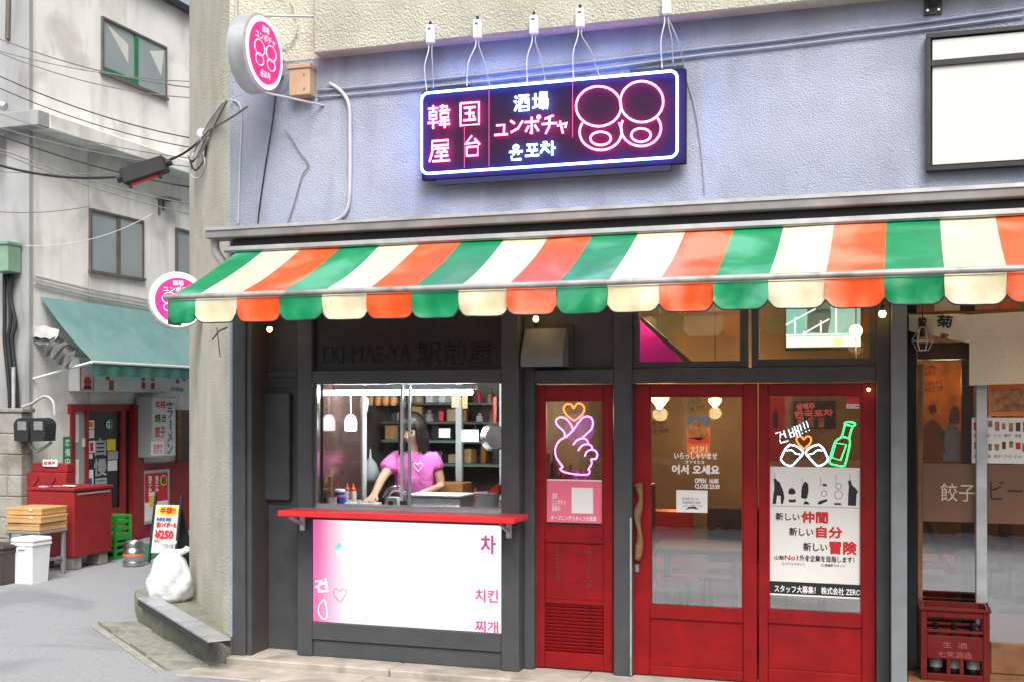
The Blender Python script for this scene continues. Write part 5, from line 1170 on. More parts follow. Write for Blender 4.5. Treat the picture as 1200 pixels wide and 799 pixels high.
for py in (330, 338): pb.part('wall_pipe', MB().tube([LB.pt(38, py - 6) + Vector((.03, 0, 0)), LB.pt(100, py + 9) + Vector((.03, 0, 0)), LB.pt(182, py + 24) + Vector((.03, 0, 0))], .014, 6), 'pipe_grey')
bkt = MB().on(LB, 183, 233, 198, 235, 0, .2).on(LB, 185, 235, 186, 252, 0, .03).on(LB, 190, 235, 191, 247, 0, .03)
pb.part('iron_bracket', bkt, 'brown_frame')
pb.part('seam', MB().box(LX + .0005, LX + .003, LY + 1.0, LY + 1.008, 0, zl - .13), 'pipe_grey')
# ground floor front
zf1, zf0 = LB.pt(82, 428).z, LB.pt(82, 458).z
DY0, DY1 = LB.pt(79, HZ).y, LB.pt(163, HZ).y
z_d = LB.pt(100, 473).z
pb.part('door_recess', MB().box(LX + .001, LX + .01, LB.pt(142, HZ).y, DY1, .02, z_d), 'print_black')
dd = pb.part('red_door', MB().box(LX + .002, LX + .06, DY0, DY0 + .07, .02, z_d).box(LX + .002, LX + .06, LB.pt(97, HZ).y, LB.pt(99.5, HZ).y, .02, z_d - .08).box(LX + .002, LX + .06, DY0 + .07, LB.pt(148, HZ).y, z_d - .09, z_d).box(LX + .002, LX + .06, LB.pt(138, HZ).y, LB.pt(143, HZ).y, .02, z_d - .09).box(LX + .002, LX + .055, LB.pt(99.5, HZ).y, LB.pt(138, HZ).y, .02, .45), 'red_paint')
pb.part('pane', MB().box(LX + .02, LX + .025, LB.pt(99.5, HZ).y, LB.pt(138, HZ).y, .45, z_d - .09), 'black_gloss', dd)
pb.part('pane', MB().box(LX + .02, LX + .025, DY0 + .07, LB.pt(97, HZ).y, .3, z_d - .09), 'pane_pale', dd)
pb.part('red_jamb', MB().box(LX + .002, LX + .09, LB.pt(150, HZ).y, LB.pt(162, HZ).y, .02, z_d - .01), 'red_paint')
def on_pb(n, m, x0, y0, x1, y1, d0, d1, par=None): return pb.part(n, MB().on(LB, x0, y0, x1, y1, d0, d1), m, par)
pb.part('red_wall_panel', MB().on(LB, 164, 541, 222, 640, .002, .05), 'red_paint')
pb.part('dark_doorway', MB().on(LB, 208, 480, 232, 541, .002, .01), 'wood_dark')
pb.part('wood_post', MB().on(LB, 205, 480, 209, 541, .01, .05), 'wood_warm')
DP = LB.off(.03)
t = Thing('door_stickers', 'paper notices and big white characters stuck on the red alley door', 'stickers', LB.pt(118, 640))
for s, a, b, c, d in (('自', 111, 513, 124, 533), ('慢', 110, 537, 125, 557), ('屋', 110, 560, 126, 582)): t.part('lettering', MB().text(DP, s, a, b, c, d, .0, .03), 'print_grey')
for x0_, y0_, x1_, y1_, m in ((100.5, 492, 110, 502, 'print_white'), (100.5, 503, 110, 513, 'paper'), (103, 516, 111, 530, 'print_white'), (104, 531, 108, 537, 'paper'), (125, 514, 135, 527, 'print_yellow'), (126, 528, 138, 538, 'print_grey'), (126, 539, 137, 551, 'paper'), (100, 550, 109, 572, 'print_white'), (96, 513, 100, 523, 'print_white'), (79, 485, 92, 518, 'paper'), (79, 538, 92, 570, 'print_white'), (79, 540, 89, 557, 'print_yellow')):
    t.part('notice', MB().on(DP, x0_, y0_, x1_, y1_, .002 if m != 'print_yellow' else .004, .005 if m != 'print_yellow' else .007), m)
t.part('notice_mark', MB().on(DP, 101.5, 494, 108.5, 500, .005, .007), 'print_orange'); t.part('notice_mark', MB().on(DP, 105, 518, 109, 528, .005, .007), 'print_red'); t.part('notice_mark', MB().on(DP, 101.5, 560, 107.5, 570, .005, .007), 'print_blue')
t.part('round_sticker', MB().lathe([(.075, 0), (.075, .004)], DP.pt(128, 497), (1, 0, 0), 18), 'print_green'); t.part('lettering', MB().text(DP, 'G', 124, 493, 128.5, 501, .005, .02), 'print_white')
t = Thing('open_plate', 'narrow green plate with white characters beside the alley door', 'sign', LB.pt(72, 546))
t.part('plate', MB().on(LB, 68, 511, 77, 546, .07, .08), 'print_green')
for i, s in enumerate('準備中'): t.part('lettering', MB().text(LB, s, 69.5, 514 + i * 11, 75.5, 523 + i * 11, .082, .02), 'print_white')
t = Thing('fascia_sign', 'long white fascia sign with small red prints under the teal awning', 'sign', LB.pt(150, 460))
fy0, fy1 = LB.pt(80, HZ).y, 15.0
t.part('board', MB().box(LX + .002, LX + .16, fy0, fy1, zf0, zf1 + .1, .006), 'white_plastic')
FP = PX(LX + .161)
t.part('red_frame', MB().on(FP, 94, 424, 94.8, 456, 0, .004).on(FP, 109, 424, 109.8, 457, 0, .004).on(FP, 94, 455.5, 109.8, 456.5, 0, .004), 'print_red')
t.part('bowl_print', MB().lathe([(.03, 0), (.07, .004)], FP.pt(102.5, 447), (1, 0, 0), 14), 'tomato'); t.part('bowl_print', MB().on(FP, 98, 452, 107, 455, 0, .004), 'dark_rubber')
t.part('glass_print', MB().on(FP, 128, 445, 133, 457, 0, .004), 'amber')
for x, y0_, y1_ in ((126, 436, 445), (168, 440, 455), (179, 440, 456), (208, 440, 449), (216, 440, 446)):
    t.part('lettering', MB().text(FP, '中\n華', x - 2.2, y0_, x + 2.2, y1_, .002, .03), 'print_red')
t.part('lettering', MB().text(FP, '自慢屋', 200, 453, 215, 458, .002, .0, R(-5)), 'print_black')
# teal awning
ay0 = LY + .12; z_t = LB.pt(44, 348).z; q_ = Plane((0, LY + .12, 0), (1, 0, 0)).pt(109.5, 424); ay1 = 15.2
ta = Thing('teal_awning', 'faded teal canvas awning over the alley restaurant', 'awning', (LX + .4, 13, 2.2))
NU, NV = 24, 8; vs = []
for j in range(NV + 1):
    for i in range(NU + 1):
        u, v = i / NU, j / NV; y = ay0 + (ay1 - ay0) * u
        vs.append(Vector((LX + .02 + (q_.x - LX - .02) * v, y + .02 * math.sin(v * 3), z_t + (q_.z - z_t) * v - .05 * math.sin(math.pi * v) + .008 * math.sin(u * 40) * math.sin(math.pi * v))))
ta.part('canopy', MB().add(vs, [(j * (NU + 1) + i, j * (NU + 1) + i + 1, (j + 1) * (NU + 1) + i + 1, (j + 1) * (NU + 1) + i) for j in range(NV) for i in range(NU)]), 'teal_canvas', smooth='all')
vs = []; NU = 60
for j in range(4):
    for i in range(NU + 1):
        v = j / 3; y = ay0 + (ay1 - ay0) * i / NU; vs.append(Vector((q_.x + .02 * v * math.sin(i * 1.3) + .008 * math.sin(i * 2.9) * v, y, q_.z - .004 - .15 * v)))
ta.part('valance', MB().add(vs, [(j * (NU + 1) + i, j * (NU + 1) + i + 1, (j + 1) * (NU + 1) + i + 1, (j + 1) * (NU + 1) + i) for j in range(3) for i in range(NU)]), 'teal_dark', smooth='all')
ta.part('front_bar', MB().tube([(q_.x, ay0 - .04, q_.z), (q_.x, ay1, q_.z)], .018, 8), 'white_plastic', smooth=True)
ta.part('brace', MB().tube([(q_.x, ay0 - .03, q_.z), Plane((0, LY, 0), (1, 0, 0)).pt(27, 447)], .015, 8), 'white_plastic', smooth=True)
# wall sign with ramen lettering
rx = LX + .3
RBp = PX(rx)
rm = Thing('ramen_sign', 'white box sign with blue red and black characters beside the alley door', 'sign', RBp.pt(190, 537))
ry0, ry1 = RBp.pt(178, HZ).y, RBp.pt(206, HZ).y; rz1, rz0 = RBp.pt(178, 464).z, RBp.pt(178, 536).z
rm.part('case', MB().box(LX + .05, rx, ry0, ry1, rz0, rz1, .008), 'print_grey')
rm.part('face', MB().box(rx, rx + .004, ry0 + .015, ry1 - .015, rz0 + .015, rz1 - .015), 'sign_white')
RF = PX(rx + .005)
def rmt(s, a, b, c, d, m): rm.part('lettering', MB().text(RF, s, a, b, c, d, 0, .03), m)
def z1r(x, y): return 60 + x / 5.706, 420 + y / 5.706
rmt('本格', *z1r(694, 278), *z1r(766, 330), 'print_red'); rmt('焼き', *z1r(692, 368), *z1r(768, 425), 'print_black'); rmt('餃子', *z1r(696, 450), *z1r(762, 525), 'print_red')
rmt('自慢の', *z1r(772, 290), *z1r(820, 315), 'print_black')
for i, s in enumerate(('ラ', '｜', 'メ', 'ン')): rmt(s, *z1r(776 if i != 1 else 794, 325 + i * 80), *z1r(812 if i != 1 else 802, 395 + i * 80), 'print_blue')
rm.part('notice', MB().on(RF, *z1r(668, 552), *z1r(752, 645), 0, .004), 'print_white'); rm.part('lettering', MB().text(RF, '営業中\n本日も', *z1r(680, 570), *z1r(742, 635), .005, .01), 'print_red')
PBx = PX(LX + .06)
ps = Thing('beer_poster', 'framed red beer poster with yellow badge on the red alley wall', 'poster', PBx.pt(182, 613))
ps.part('frame', MB().on(PBx, 166, 550, 197.5, 612, 0, .02), 'galv'); ps.part('sheet', MB().on(PBx, 168.5, 553.5, 195, 587, .02, .024), 'print_red'); ps.part('sheet', MB().on(PBx, 168.5, 587, 195, 608.5, .02, .024), 'print_white')
ps.part('badge', MB().lathe([(.075, 0), (.075, .006)], PBx.pt(189.5, 562) + Vector((.024, 0, 0)), (1, 0, 0), 18), 'print_yellow')
ps.part('beer_print', MB().on(PBx, 173, 580, 178.5, 593, .024, .028), 'print_yellow'); ps.part('foam_print', MB().on(PBx, 172.5, 576, 179, 580.5, .024, .029), 'print_white')
for x in (174, 182): ps.part('lettering', MB().text(PBx, '生\nビ\nー\nル', x - 2, 557, x + 2, 575, .026, .03), 'print_white')
ps.part('lettering', MB().text(PBx, '8', 187, 558, 192, 566, .033, .04), 'print_black'); ps.part('bowl_print', MB().on(PBx, 180, 592, 191, 600, .024, .028), 'dark_rubber')
ob_ = Thing('orange_sign', 'narrow orange strip sign beside the slanting corner', 'sign', LB.pt(213, 551))
ob_.part('board', MB().on(LB, 209, 520, 217, 551, .3, .32), 'print_orange'); ob_.part('lettering', MB().text(LB, '営\n業\n中', 211, 524, 215, 548, .322, .02), 'print_red')
ob_.part('board', MB().on(LB, 218, 512, 226, 548, .3, .32), 'print_red')

# ------------------------------------------------------------------ cables, meters and pipes in the alley
def at_pb(px, py, out=.05): p = LB.pt(px, py); return p + Vector((out, 0, 0))
FPn = PY(LY - .08)
mt = Thing('meter_box', 'pale green electrical box high on the left wall corner', 'electrical box', FPn.pt(17, 322))
mt.part('case', MB().on(FPn, 4, 288, 25, 321, 0, .22, .01), 'meter_green'); mt.part('lid', MB().on(FPn, 3, 286, 26, 290, 0, .24, .006), 'meter_green'); mt.part('label', MB().on(FPn, 8, 292, 12, 297, .221, .223), 'paper')
for i, (x, L_) in enumerate(((9, 'left of the dark pipes below the green electrical box'), (13, 'middle of the dark pipes below the green electrical box'), (18, 'right of the dark pipes below the green electrical box'))):
    wv = [(0, 0), (2, 3), (-2, 4)][i]
    solo('wall_pipe', MB().tube(smooth_path([FPn.pt(*p) + Vector((0, -.05, 0)) for p in ((x, 322), (x + wv[0], 350), (x + wv[1], 380), (x, 400), (x + 4, 440), (x + 6, 470), (x + 8, 560))], 3), .022, 8), 'black_metal', L_, 'pipe', smooth='all')
solo('drain_pipe', MB().tube([FPn.pt(24.5, 430) + Vector((0, -.12, 0)), FPn.pt(24.5, 592) + Vector((0, -.12, 0))], .022, 8), 'galv', 'thin grey standpipe in front of the block wall', 'pipe', smooth=True)
solo('drain_pipe', MB().tube([FPn.pt(31, 540) + Vector((0, -.1, 0)), FPn.pt(31, 622) + Vector((0, -.1, 0))], .045, 10), 'grey_paint', 'thick grey pipe behind the red freezer', 'pipe', smooth=True)
solo('rust_pipe', MB().tube([FPn.pt(10, 0), FPn.pt(9, 46)], .03, 8), 'brown_frame', 'rusty pipe at the top left edge', 'pipe', smooth=True)
solo('vent_pipe', MB().tube(smooth_path([FPn.pt(0, 118) + Vector((0, -.1, 0)), FPn.pt(5, 124) + Vector((0, -.12, 0)), FPn.pt(14, 128) + Vector((0, -.1, 0))]), .05, 10), 'galv', 'grey vent pipe elbow at the upper left edge', 'pipe', smooth=True)
solo('green_post', MB().tube([FPn.pt(5, 430) + Vector((0, -.2, 0)), FPn.pt(5, 478) + Vector((0, -.2, 0))], .035, 8), 'meter_green', 'short green pipe standing on the block wall', 'pipe', smooth=True)
gm = Thing('gas_meter', 'pair of dark grey gas meters on the alley wall', 'gas meter', at_pb(58, 520))
for x0_, x1_ in ((29, 47), (48, 66)):
    pl = PX(LX + .1) if False else Plane((0, LY - .2, 0), (1, 0, 0))
    cxm, rm_ = (x0_ + x1_) / 2, (x1_ - x0_) / 2; b_ = gm.part('meter', MB().poly(pl, [(x0_ + 1, 516), (x1_ - 1, 516)] + [(cxm + rm_ * math.cos(R(a)), 498 - rm_ * math.sin(R(a))) for a in range(0, 181, 15)], 0, .18), 'black_metal', smooth=True); gm.part('dial', MB().on(pl, x0_ + 5, 493, x1_ - 3, 503, .18, .186), 'grey_paint', b_)
gm.part('pipe', MB().tube(smooth_path([pl.pt(*p) for p in ((26, 476), (38, 472), (52, 464), (62, 470), (64, 486))]), .018, 8), 'pipe_grey', smooth=True)
gm.part('pipe', MB().tube(smooth_path([pl.pt(*p) for p in ((34, 518), (42, 528), (52, 524), (60, 518))]), .02, 8), 'pipe_grey', smooth=True)
t = Thing('roof_clutter', 'crumpled pale tarpaulin bundle under the end of the teal awning', 'bundle', at_pb(60, 415))
pl = Plane((0, LY + .1, 0), (1, 0, 0))
def crumple(p0, p1, wid, amp, ph):
    vs = []; NU, NV = 18, 10
    for j in range(NV + 1):
        for i in range(NU + 1):
            u, v = i / NU, j / NV; p = p0.lerp(p1, u)
            vs.append(p + Vector((0, -wid * v * .6, -wid * v * v * .8)) + Vector((.3, -.6, 1)) * amp * (math.sin(u * 11 + ph + v * 3) * math.sin(v * 5 + ph) + .6 * math.sin(u * 23 + v * 9 + ph)))
    return MB().add(vs, [(j * (NU + 1) + i, j * (NU + 1) + i + 1, (j + 1) * (NU + 1) + i + 1, (j + 1) * (NU + 1) + i) for j in range(NV) for i in range(NU)])
t.part('tarpaulin', crumple(pl.pt(30, 380), pl.pt(72, 386), .16, .012, 1.0), 'pipe_grey', smooth='all')
t.part('tarpaulin', crumple(pl.pt(32, 392), pl.pt(70, 398), .10, .010, 3.0), 'grey_paint', smooth='all')
t.part('dark_cloth', crumple(pl.pt(66, 392), pl.pt(92, 410), .30, .016, 2.0), 'black_metal', smooth='all')
# block wall
bw = Thing('block_wall', 'mossy grey concrete block wall at the left edge', 'wall', (-10.5, 10.9, 0))
bp = Plane((0, 10.9, 0), (1, 0, 0)); bx1 = bp.pt(25, 550).x; zt = bp.pt(20, 483).z; NR = 7; hh = zt / NR
bw.part('cap', MB().box(-13, bx1 + .03, 10.88, 11.1, zt + .001, zt + .05, .01), 'moss_concrete')
for r_ in range(NR):
    x = bx1
    first = .2 if r_ % 2 else .4
    while x > -12:
        wd = first; first = .4
        bw.part('block', MB().box(x - wd + .004, x - .004, 10.9 + random.uniform(-.004, .004), 11.08, r_ * hh + .004, (r_ + 1) * hh - .004, .008), 'block'); x -= wd
bw.part('mortar', MB().box(-12, bx1 - .01, 10.912, 11.06, 0, zt), 'concrete')
# overhead cables
def cable(p0, d0, p1, d1, s, r, label, m='cable_black', mid=None):
    a = at_depth(*p0, d0); b = at_depth(*p1, d1); solo('overhead_cable', MB().tube(sag(a, b, s), r * .8, 6), m, label, 'cable', 'cables strung across the alley', smooth='all')
def wd(px): return 9.21 - (px - 238) * .0386 - .09
clampP = at_depth(237, 158, wd(237))
cable((-60, 135), 12, (225, 220), 12.6, .08, .012, 'thick black cable passing behind the cable splice box')
cable((-60, 172), 10.0, (143, 207), 9.5, .10, .013, 'thick black cable ending in the cable splice box')
cable((200, 187), 9.5, (234, 165), 9.4, .02, .013, 'short black cable from the splice box to the corner wall')
cable((-60, 20), 13, (232, 104), 12, .12, .008, 'topmost thin cable across the pale building', 'cable_grey')
cable((-60, 35), 13, (225, 115), 13, .15, .007, 'second thin cable from the top across the pale building', 'cable_grey')
cable((-60, 42), 13, (225, 96), 13, .10, .006, 'thin cable crossing the upper window', 'cable_grey')
cable((-60, 60), 11, (228, 163), 11, .10, .007, 'upper of two dark cables sloping to the corner wall')
cable((-60, 75), 11, (228, 174), 11, .10, .006, 'lower of two dark cables sloping to the corner wall')
cable((-60, 110), 12, (225, 186), 12, .10, .006, 'thin cable above the splice box', 'cable_grey')
cable((-60, 130), 12, (225, 196), 12, .08, .006, 'thin cable over the concrete ledge', 'cable_grey')
cable((-60, 150), 12, (225, 240), 12, .08, .008, 'cable below the splice box passing the iron bracket', 'cable_grey')
cable((-60, 152), 12.5, (225, 252), 12.5, .08, .008, 'lowest sloping cable beneath the splice box', 'cable_grey')
cable((-60, 196), 13, (170, 201), 13, .05, .006, 'nearly level thin cable at the left of the splice box', 'cable_grey')
cable((-60, 240), 13, (105, 242), 13, .08, .006, 'thin cable left of the lower window', 'cable_grey')
cable((30, 288), 13.3, (180, 250), 14.5, .12, .004, 'pale slack cable in front of the lower window', 'white_plastic')
sp = Thing('splice_box', 'dark grey cable splice box hanging on wires over the alley', 'splice box', at_depth(170, 213, 9.5))
a, b = at_depth(144, 209, 9.5), at_depth(195, 192, 9.5)
sp.part('case', MB().beam(a, b, .12, .13, ch=.012), 'grey_paint' if False else 'black_metal'); sp.part('lower_rail', MB().beam(a - UP * .075 + (b - a) * .15, b - UP * .075 - (b - a) * .1, .05, .015), 'tomato')
sp.part('clip', MB().beam(a - UP * .085 + (b - a) * .15, a - UP * .085 + (b - a) * .2, .05, .03), 'black_metal'); sp.part('clip', MB().beam(a - UP * .085 + (b - a) * .82, a - UP * .085 + (b - a) * .88, .05, .03), 'black_metal')
sp.part('nose', MB().tube([a, a - (b - a) * .12], .03, 8), 'black_metal'); sp.part('nose', MB().tube([b, b + (b - a) * .12], .03, 8), 'black_metal')
cl = Thing('cable_clamp', 'tangle of wires and insulators clamped to the slanting corner wall', 'cable clamp', clampP)
cl.part('insulator', MB().ball(clampP, .045, .045, .05), 'white_plastic', smooth='all'); cl.part('insulator', MB().ball(clampP + Vector((.06, 0, .02)), .035), 'white_plastic', smooth='all')
for i, pts in enumerate((((228, 178), (236, 160), (246, 142), (262, 120)), ((232, 185), (240, 168), (250, 150), (266, 118)), ((222, 186), (228, 200), (238, 190), (242, 172)), ((226, 180), (224, 205), (234, 209), (240, 195), (238, 170)), ((230, 172), (244, 154), (268, 140), (290, 125)), ((226, 190), (232, 182), (238, 172), (243, 160)), ((220, 182), (226, 188), (236, 178), (244, 162)))):
    cl.part('wire', MB().tube(smooth_path([at_depth(x, y, min(wd(x), wd(226)) - .01 * i) for x, y in pts], 4), .008, 5), ['pipe_grey', 'cable_grey', 'cable_black'][i % 3], smooth='all')
t = Thing('wall_wire', 'short black wire sprig under the left end of the awning', 'wire', at_depth(252, 410, 8.2))
t.part('wire', MB().tube([at_depth(249, 398, 8.2), at_depth(257, 388, 8.1), at_depth(266, 384, 8.0)], .006, 4), 'cable_black'); t.part('wire', MB().tube([at_depth(254, 384, 8.2), at_depth(256, 400, 8.2), at_depth(258, 418, 8.2)], .004, 4), 'cable_black')

# ------------------------------------------------------------------ goods standing in the alley
fz = Thing('chest_freezer', 'red painted chest standing on blocks by the alley wall', 'chest', (-8.62, 10.7, 0))
fx0, fx1, fy0_, fy1_ = -8.92, -8.35, 10.38, 11.02
fz.part('body', MB().box(fx0, fx1, fy0_, fy1_, .14, .84, .01), 'red_paint'); fz.part('lid', MB().box(fx0 - .01, fx1 + .012, fy0_ - .012, fy1_ + .01, .843, .875, .006), 'red_paint'); fz.part('hinge_strip', MB().box(fx1 + .001, fx1 + .01, fy0_ + .05, fy1_ - .05, .80, .815), 'galv')
for x, y in ((fx0 + .1, fy0_ + .1), (fx1 - .12, fy0_ + .1), (fx0 + .1, fy1_ - .1), (fx1 - .12, fy1_ - .1)): fz.part('support_block', MB().box(x - .09, x + .09, y - .07, y + .07, 0, .139, .01), 'block')
for i in range(5): fz.part('scattered_paper', MB().obox((fx0 + .12 + i * .09, 10.46 + .05 * (i % 2), .88 + .004 * i), (1, .3 * (i % 3), 0), (0, 0, 1), .09, .008, .06), ['paper', 'print_blue', 'box_tan', 'paper', 'print_white'][i])
rc = Thing('red_cabinet', 'red panel cabinet with crossed boards behind the red chest', 'cabinet', (-9.2, 11.0, 0))
RCp = Plane((0, 10.98, 0), (1, 0, 0)); ca = RCp.pt(31, 600).x; cb = RCp.pt(77, 600).x; cz = RCp.pt(50, 553).z
rc.part('body', MB().box(ca, cb, 10.98, 11.15, .05, cz, .01), 'red_paint')
for x0_, y0_, x1_, y1_ in ((36, 572, 46, 558), (46, 558, 56, 572), (56, 572, 66, 558), (66, 558, 75, 572)): rc.part('cross_board', MB().beam(RCp.pt(x0_, y0_) - Vector((0, .008, 0)), RCp.pt(x1_, y1_) - Vector((0, .008, 0)), .015, .03), 'red_paint')
rc.part('shelf_top', MB().box(ca + .05, cb, 11.0, 11.14, cz + .001, cz + .10, .008), 'red_paint'); rc.part('name_plate', MB().on(RCp, 50, 538, 67, 546, -.01, .0), 'paper'); rc.part('lettering', MB().text(RCp, '自慢屋', 52, 540, 65, 544, .002, .03), 'print_red')
# stool table with cartons
tb = Thing('metal_table', 'low grey metal table carrying flat cartons', 'table', (-8.4, 10.0, 0))
ta_ = ground(30, 677); tx0, tx1, ty0, ty1 = -8.72, -8.28, 9.78, 10.2; tz = .475
tb.part('top', MB().box(tx0, tx1, ty0, ty1, tz - .03, tz, .006), 'grey_paint')
for x in (tx0 + .03, tx1 - .03):
    for y in (ty0 + .03, ty1 - .03): tb.part('leg', MB().box(x - .018, x + .018, y - .018, y + .018, 0, tz - .031, .003), 'grey_paint')
tb.part('stretcher', MB().box(tx0 + .048, tx1 - .048, ty0 + .02, ty0 + .04, .16, .19), 'grey_paint'); tb.part('stretcher', MB().box(tx1 - .04, tx1 - .02, ty0 + .048, ty1 - .048, .16, .19), 'grey_paint')
for i, L_ in enumerate(('lowest flat brown carton in the stack on the metal table', 'middle flat brown carton in the stack on the metal table', 'top flat brown carton in the stack on the metal table')):
    z = tz + .001 + i * .079; a = .04 * (i - 1)
    t = Thing('flat_carton', L_, 'carton', (-8.5, 10, z), 'flat cartons stacked on the table'); c_ = Vector((-8.5 + [.0, .02, -.01][i], 10 + [0, -.02, .01][i], z + .038)); r_ = Vector((1, a, 0))
    t.part('box', MB().obox(c_, r_, UP, .42, .07, .40, .004), 'cardboard'); t.part('lid', MB().obox(c_ + UP * .026, r_, UP, .43, .022, .41, .003), 'cardboard')
    t.part('sticker', MB().obox(c_ + Vector((.10, -.2065, .024)), r_, UP, .03, .02, .002), 'paper')
def bin_(c, w, d, h, m, label, lid='white_plastic'):
    t = Thing('waste_bin', label, 'bin', c)
    a_ = [(-w * .42, -d * .42), (w * .42, -d * .42), (w * .42, d * .42), (-w * .42, d * .42)]; b_ = [(x * 1.19, y * 1.19) for x, y in a_]
    t.part('body', MB().add([c + Vector((x, y, 0)) for x, y in a_] + [c + Vector((x, y, h)) for x, y in b_], [(0, 1, 2, 3), (4, 5, 6, 7)] + [(i, (i + 1) % 4, 4 + (i + 1) % 4, 4 + i) for i in range(4)]), m)
    t.part('rim', MB().box(c.x - w * .54, c.x + w * .54, c.y - d * .54, c.y + d * .54, h - .03, h - .001, .006), m)
    t.part('lid', MB().box(c.x - w * .56, c.x + w * .56, c.y - d * .56, c.y + d * .56, h, h + .05, .018), lid)
    t.part('handle', MB().box(c.x - w * .15, c.x + w * .15, c.y - d * .57, c.y - d * .545, h - .06, h - .03, .004), lid)
gA = ground(25, 684); bin_(gA + Vector((0, .14, 0)), .25, .26, .40, 'white_plastic', 'white plastic waste bin with closed lid by the metal table')
gB = ground(-5, 686); bin_(gB + Vector((-.06, .14, 0)), .27, .28, .34, 'brown_plastic', 'dark brown waste bin at the left edge', 'brown_plastic')
# green crates, keg, mat
gc = ground(140, 654)
for i, L_ in enumerate(('lower green plastic crate beside the keg', 'upper green plastic crate beside the keg')):
    z = .002 + i * .247; x0_, x1_, y0_, y1_ = gc.x - .26, gc.x + .02, gc.y - .1, gc.y + .2
    t = Thing('green_crate', L_, 'crate', (gc.x, gc.y, z), 'green crates beside the keg')
    for x in (x0_, x1_ - .03):
        for y in (y0_, y1_ - .03): t.part('corner_post', MB().box(x, x + .03, y, y + .03, z, z + .245), 'green_plastic')
    for zz in (0, .075, .15, .21):
        h_ = .035
        t.part('slat', MB().box(x0_ + .03, x1_ - .03, y0_ + .004, y0_ + .014, z + zz, z + zz + h_), 'green_plastic'); t.part('slat', MB().box(x1_ - .014, x1_ - .004, y0_ + .03, y1_ - .03, z + zz, z + zz + h_), 'green_plastic')
        t.part('slat', MB().box(x0_ + .004, x0_ + .014, y0_ + .03, y1_ - .03, z + zz, z + zz + h_), 'green_plastic'); t.part('slat', MB().box(x0_ + .03, x1_ - .03, y1_ - .014, y1_ - .004, z + zz, z + zz + h_), 'green_plastic')
    t.part('base', MB().box(x0_ + .02, x1_ - .02, y0_ + .02, y1_ - .02, z + .004, z + .012), 'green_plastic')
    if i == 0: t.part('contents', MB().box(x0_ + .035, x1_ - .035, y0_ + .035, y1_ - .035, z + .013, z + .24), 'black_metal')
kg = ground(150, 664) + Vector((0, .1, 0)); t = Thing('beer_keg', 'steel keg with an orange band beside the green crates', 'keg', kg)
t.part('body', MB().lathe([(.10, 0), (.115, .01), (.115, .05), (.105, .055), (.105, .09), (.115, .10), (.115, .18), (.105, .19), (.105, .215), (.115, .22), (.115, .25), (.10, .255)], kg, UP, 24), 'steel', smooth=True)
t.part('band', MB().lathe([(.1065, .115), (.1165, .118), (.1165, .14), (.1065, .142)], kg, UP, 24), 'print_orange', smooth=True); t.part('top_ring', MB().tube([kg + Vector((.09 * math.cos(a), .09 * math.sin(a), .265)) for a in [i * math.pi / 8 for i in range(16)]], .012, 6, True), 'steel', smooth='all')
mq = [ground(160, 662), ground(184, 652), ground(205, 640), ground(160, 637)]
solo('door_mat', MB().prism([(p.x, p.y, .003) for p in mq], (0, 0, .012)), 'mat_green', 'green mat on the ground in front of the alley door', 'mat')
# A-board
ag = ground(196, 660); ad = 12.2
ab = Thing('sandwich_board', 'white a-frame price board with red handwritten lettering', 'a-board', at_depth(196, 655, ad))
base = at_depth(194, 655, ad); base.z = .0
rgt = (RV * 1.0 + FV * -.25).normalized(); back = UP.cross(rgt) if UP.cross(rgt).dot(FV) > 0 else -UP.cross(rgt)
upv = (UP * 1.0 + back * .20).normalized()
AP = Plane(base + UP * .02, rgt, upv)
c_, W_b, H_b = AP.rect(180, 591, 208, 648)
hb = 1380 and (H_b)
ab.part('board', MB().obox(c_, rgt, upv, W_b, H_b, .02, .004), 'sign_white')
for s in (-1, 1): ab.part('side_rail', MB().obox(c_ + rgt * s * (W_b / 2 + .012), rgt, upv, .022, H_b + .2, .03), 'black_metal')
ab.part('back_leg', MB().prism([c_ + upv * H_b / 2 - AP.n * .02 + rgt * s for s in (-W_b / 2, W_b / 2)] + [Vector(((base + rgt * W_b / 2 + back * .38).x, (base + rgt * W_b / 2 + back * .38).y, .0)), Vector(((base - rgt * W_b / 2 + back * .38).x, (base - rgt * W_b / 2 + back * .38).y, .0))], back * .02), 'black_metal')
A2 = AP.off(.012)
ab.part('yellow_burst', MB().poly(A2, [(196 + (12.5 + (i % 2)) * math.cos(i * math.pi / 14), 598 + (5.5 + .6 * (i % 2)) * math.sin(i * math.pi / 14)) for i in range(28)], 0, .002), 'print_yellow')
def abt(s, a, b, c, d, m, bo=.03): ab.part('lettering', MB().text(A2, s, a, b, c, d, .004, bo), m)
abt('半額!!', 188, 594, 206, 601.5, 'print_red', .05); abt('新感覚 焼酎', 184, 606, 201, 610, 'print_blue'); abt('濃ハイボール', 183.5, 611.5, 207, 617.5, 'print_red', .05); abt('¥250', 182, 621, 203, 630.5, 'print_red', .07); abt('税込', 181, 632, 188, 634.5, 'print_red'); abt('(税抜)', 197, 633, 206, 635.5, 'print_black', .0)
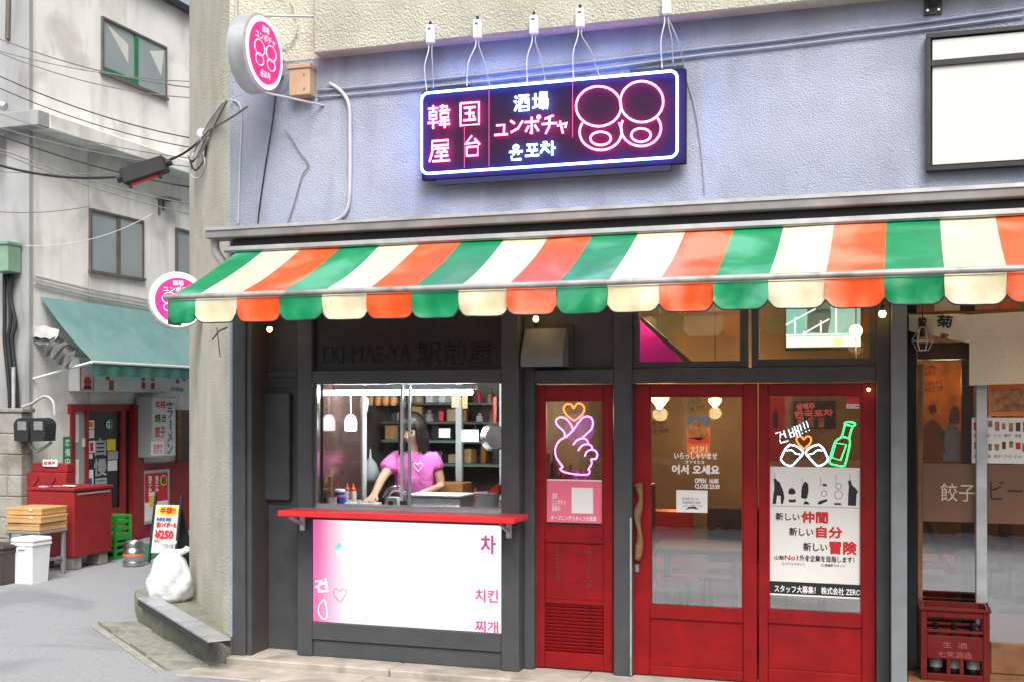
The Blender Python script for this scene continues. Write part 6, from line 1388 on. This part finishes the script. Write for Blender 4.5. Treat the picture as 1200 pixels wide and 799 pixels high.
# garbage bag on the kerb platform
gb = ground(199, 704, .166); gb.z = .167
bm_ = MB(); nn2, mm2 = 54, 18; vs = []; fs = []
pr = [(.0, .01), (.11, .0), (.155, .03), (.175, .10), (.172, .18), (.155, .27), (.12, .34), (.075, .385), (.04, .41), (.03, .43), (.045, .45), (.06, .475), (.05, .49), (.02, .485)]
pr = [tuple(Vector(pr[min(i // 3, len(pr) - 1)]).lerp(Vector(pr[min(i // 3 + 1, len(pr) - 1)]), (i % 3) / 3)) for i in range(3 * len(pr) - 2)]
for r_, h_ in pr:
    for k in range(nn2):
        a = 2 * math.pi * k / nn2; f = 1 + .09 * math.sin(a * 2 + h_ * 9) + .05 * math.sin(a * 5 - h_ * 26) + .025 * math.sin(a * 9 + h_ * 40) + .16 * max(0, h_ - .22) / .2 * math.sin(a * 9 + 1)
        vs.append(gb + Vector((r_ * f * math.cos(a) - .06 * max(0, h_ - .36), r_ * f * math.sin(a) * .9, h_)))
for i in range(len(pr) - 1): fs += [(i * nn2 + k, i * nn2 + (k + 1) % nn2, (i + 1) * nn2 + (k + 1) % nn2, (i + 1) * nn2 + k) for k in range(nn2)]
bag = Thing('garbage_bag', 'knotted white garbage bag standing on the mossy kerb platform', 'garbage bag', gb)
bag.part('sack', bm_.add(vs, fs), 'bag_white', smooth='all')
e = gb + Vector((.10, .02, .40))
bag.part('ear', MB().tube(smooth_path([gb + Vector((.02, 0, .38)), e, e + Vector((.06, .0, .03))]), .03, 8, radii=[.03, .034, .036, .034, .03, .026, .025, .024, .026, .03, .02]), 'bag_white', smooth='all')
# metal cover plank
pa, pbk = ground(173, 700, .225), ground(257, 750, .225)
pl_ = Thing('metal_plank', 'long grey metal channel lying along the mossy kerb', 'plank', (pa + pbk) / 2 - UP * .05)
pl_.part('top', MB().beam(pa, pbk, .15, .012), 'galv'); dv = (pbk - pa).normalized(); sd = Vector((dv.y, -dv.x, 0))
for s in (-1, 1): pl_.part('flange', MB().beam(pa + sd * .072 * s - UP * .03, pbk + sd * .072 * s - UP * .03, .006, .047), 'black_metal')
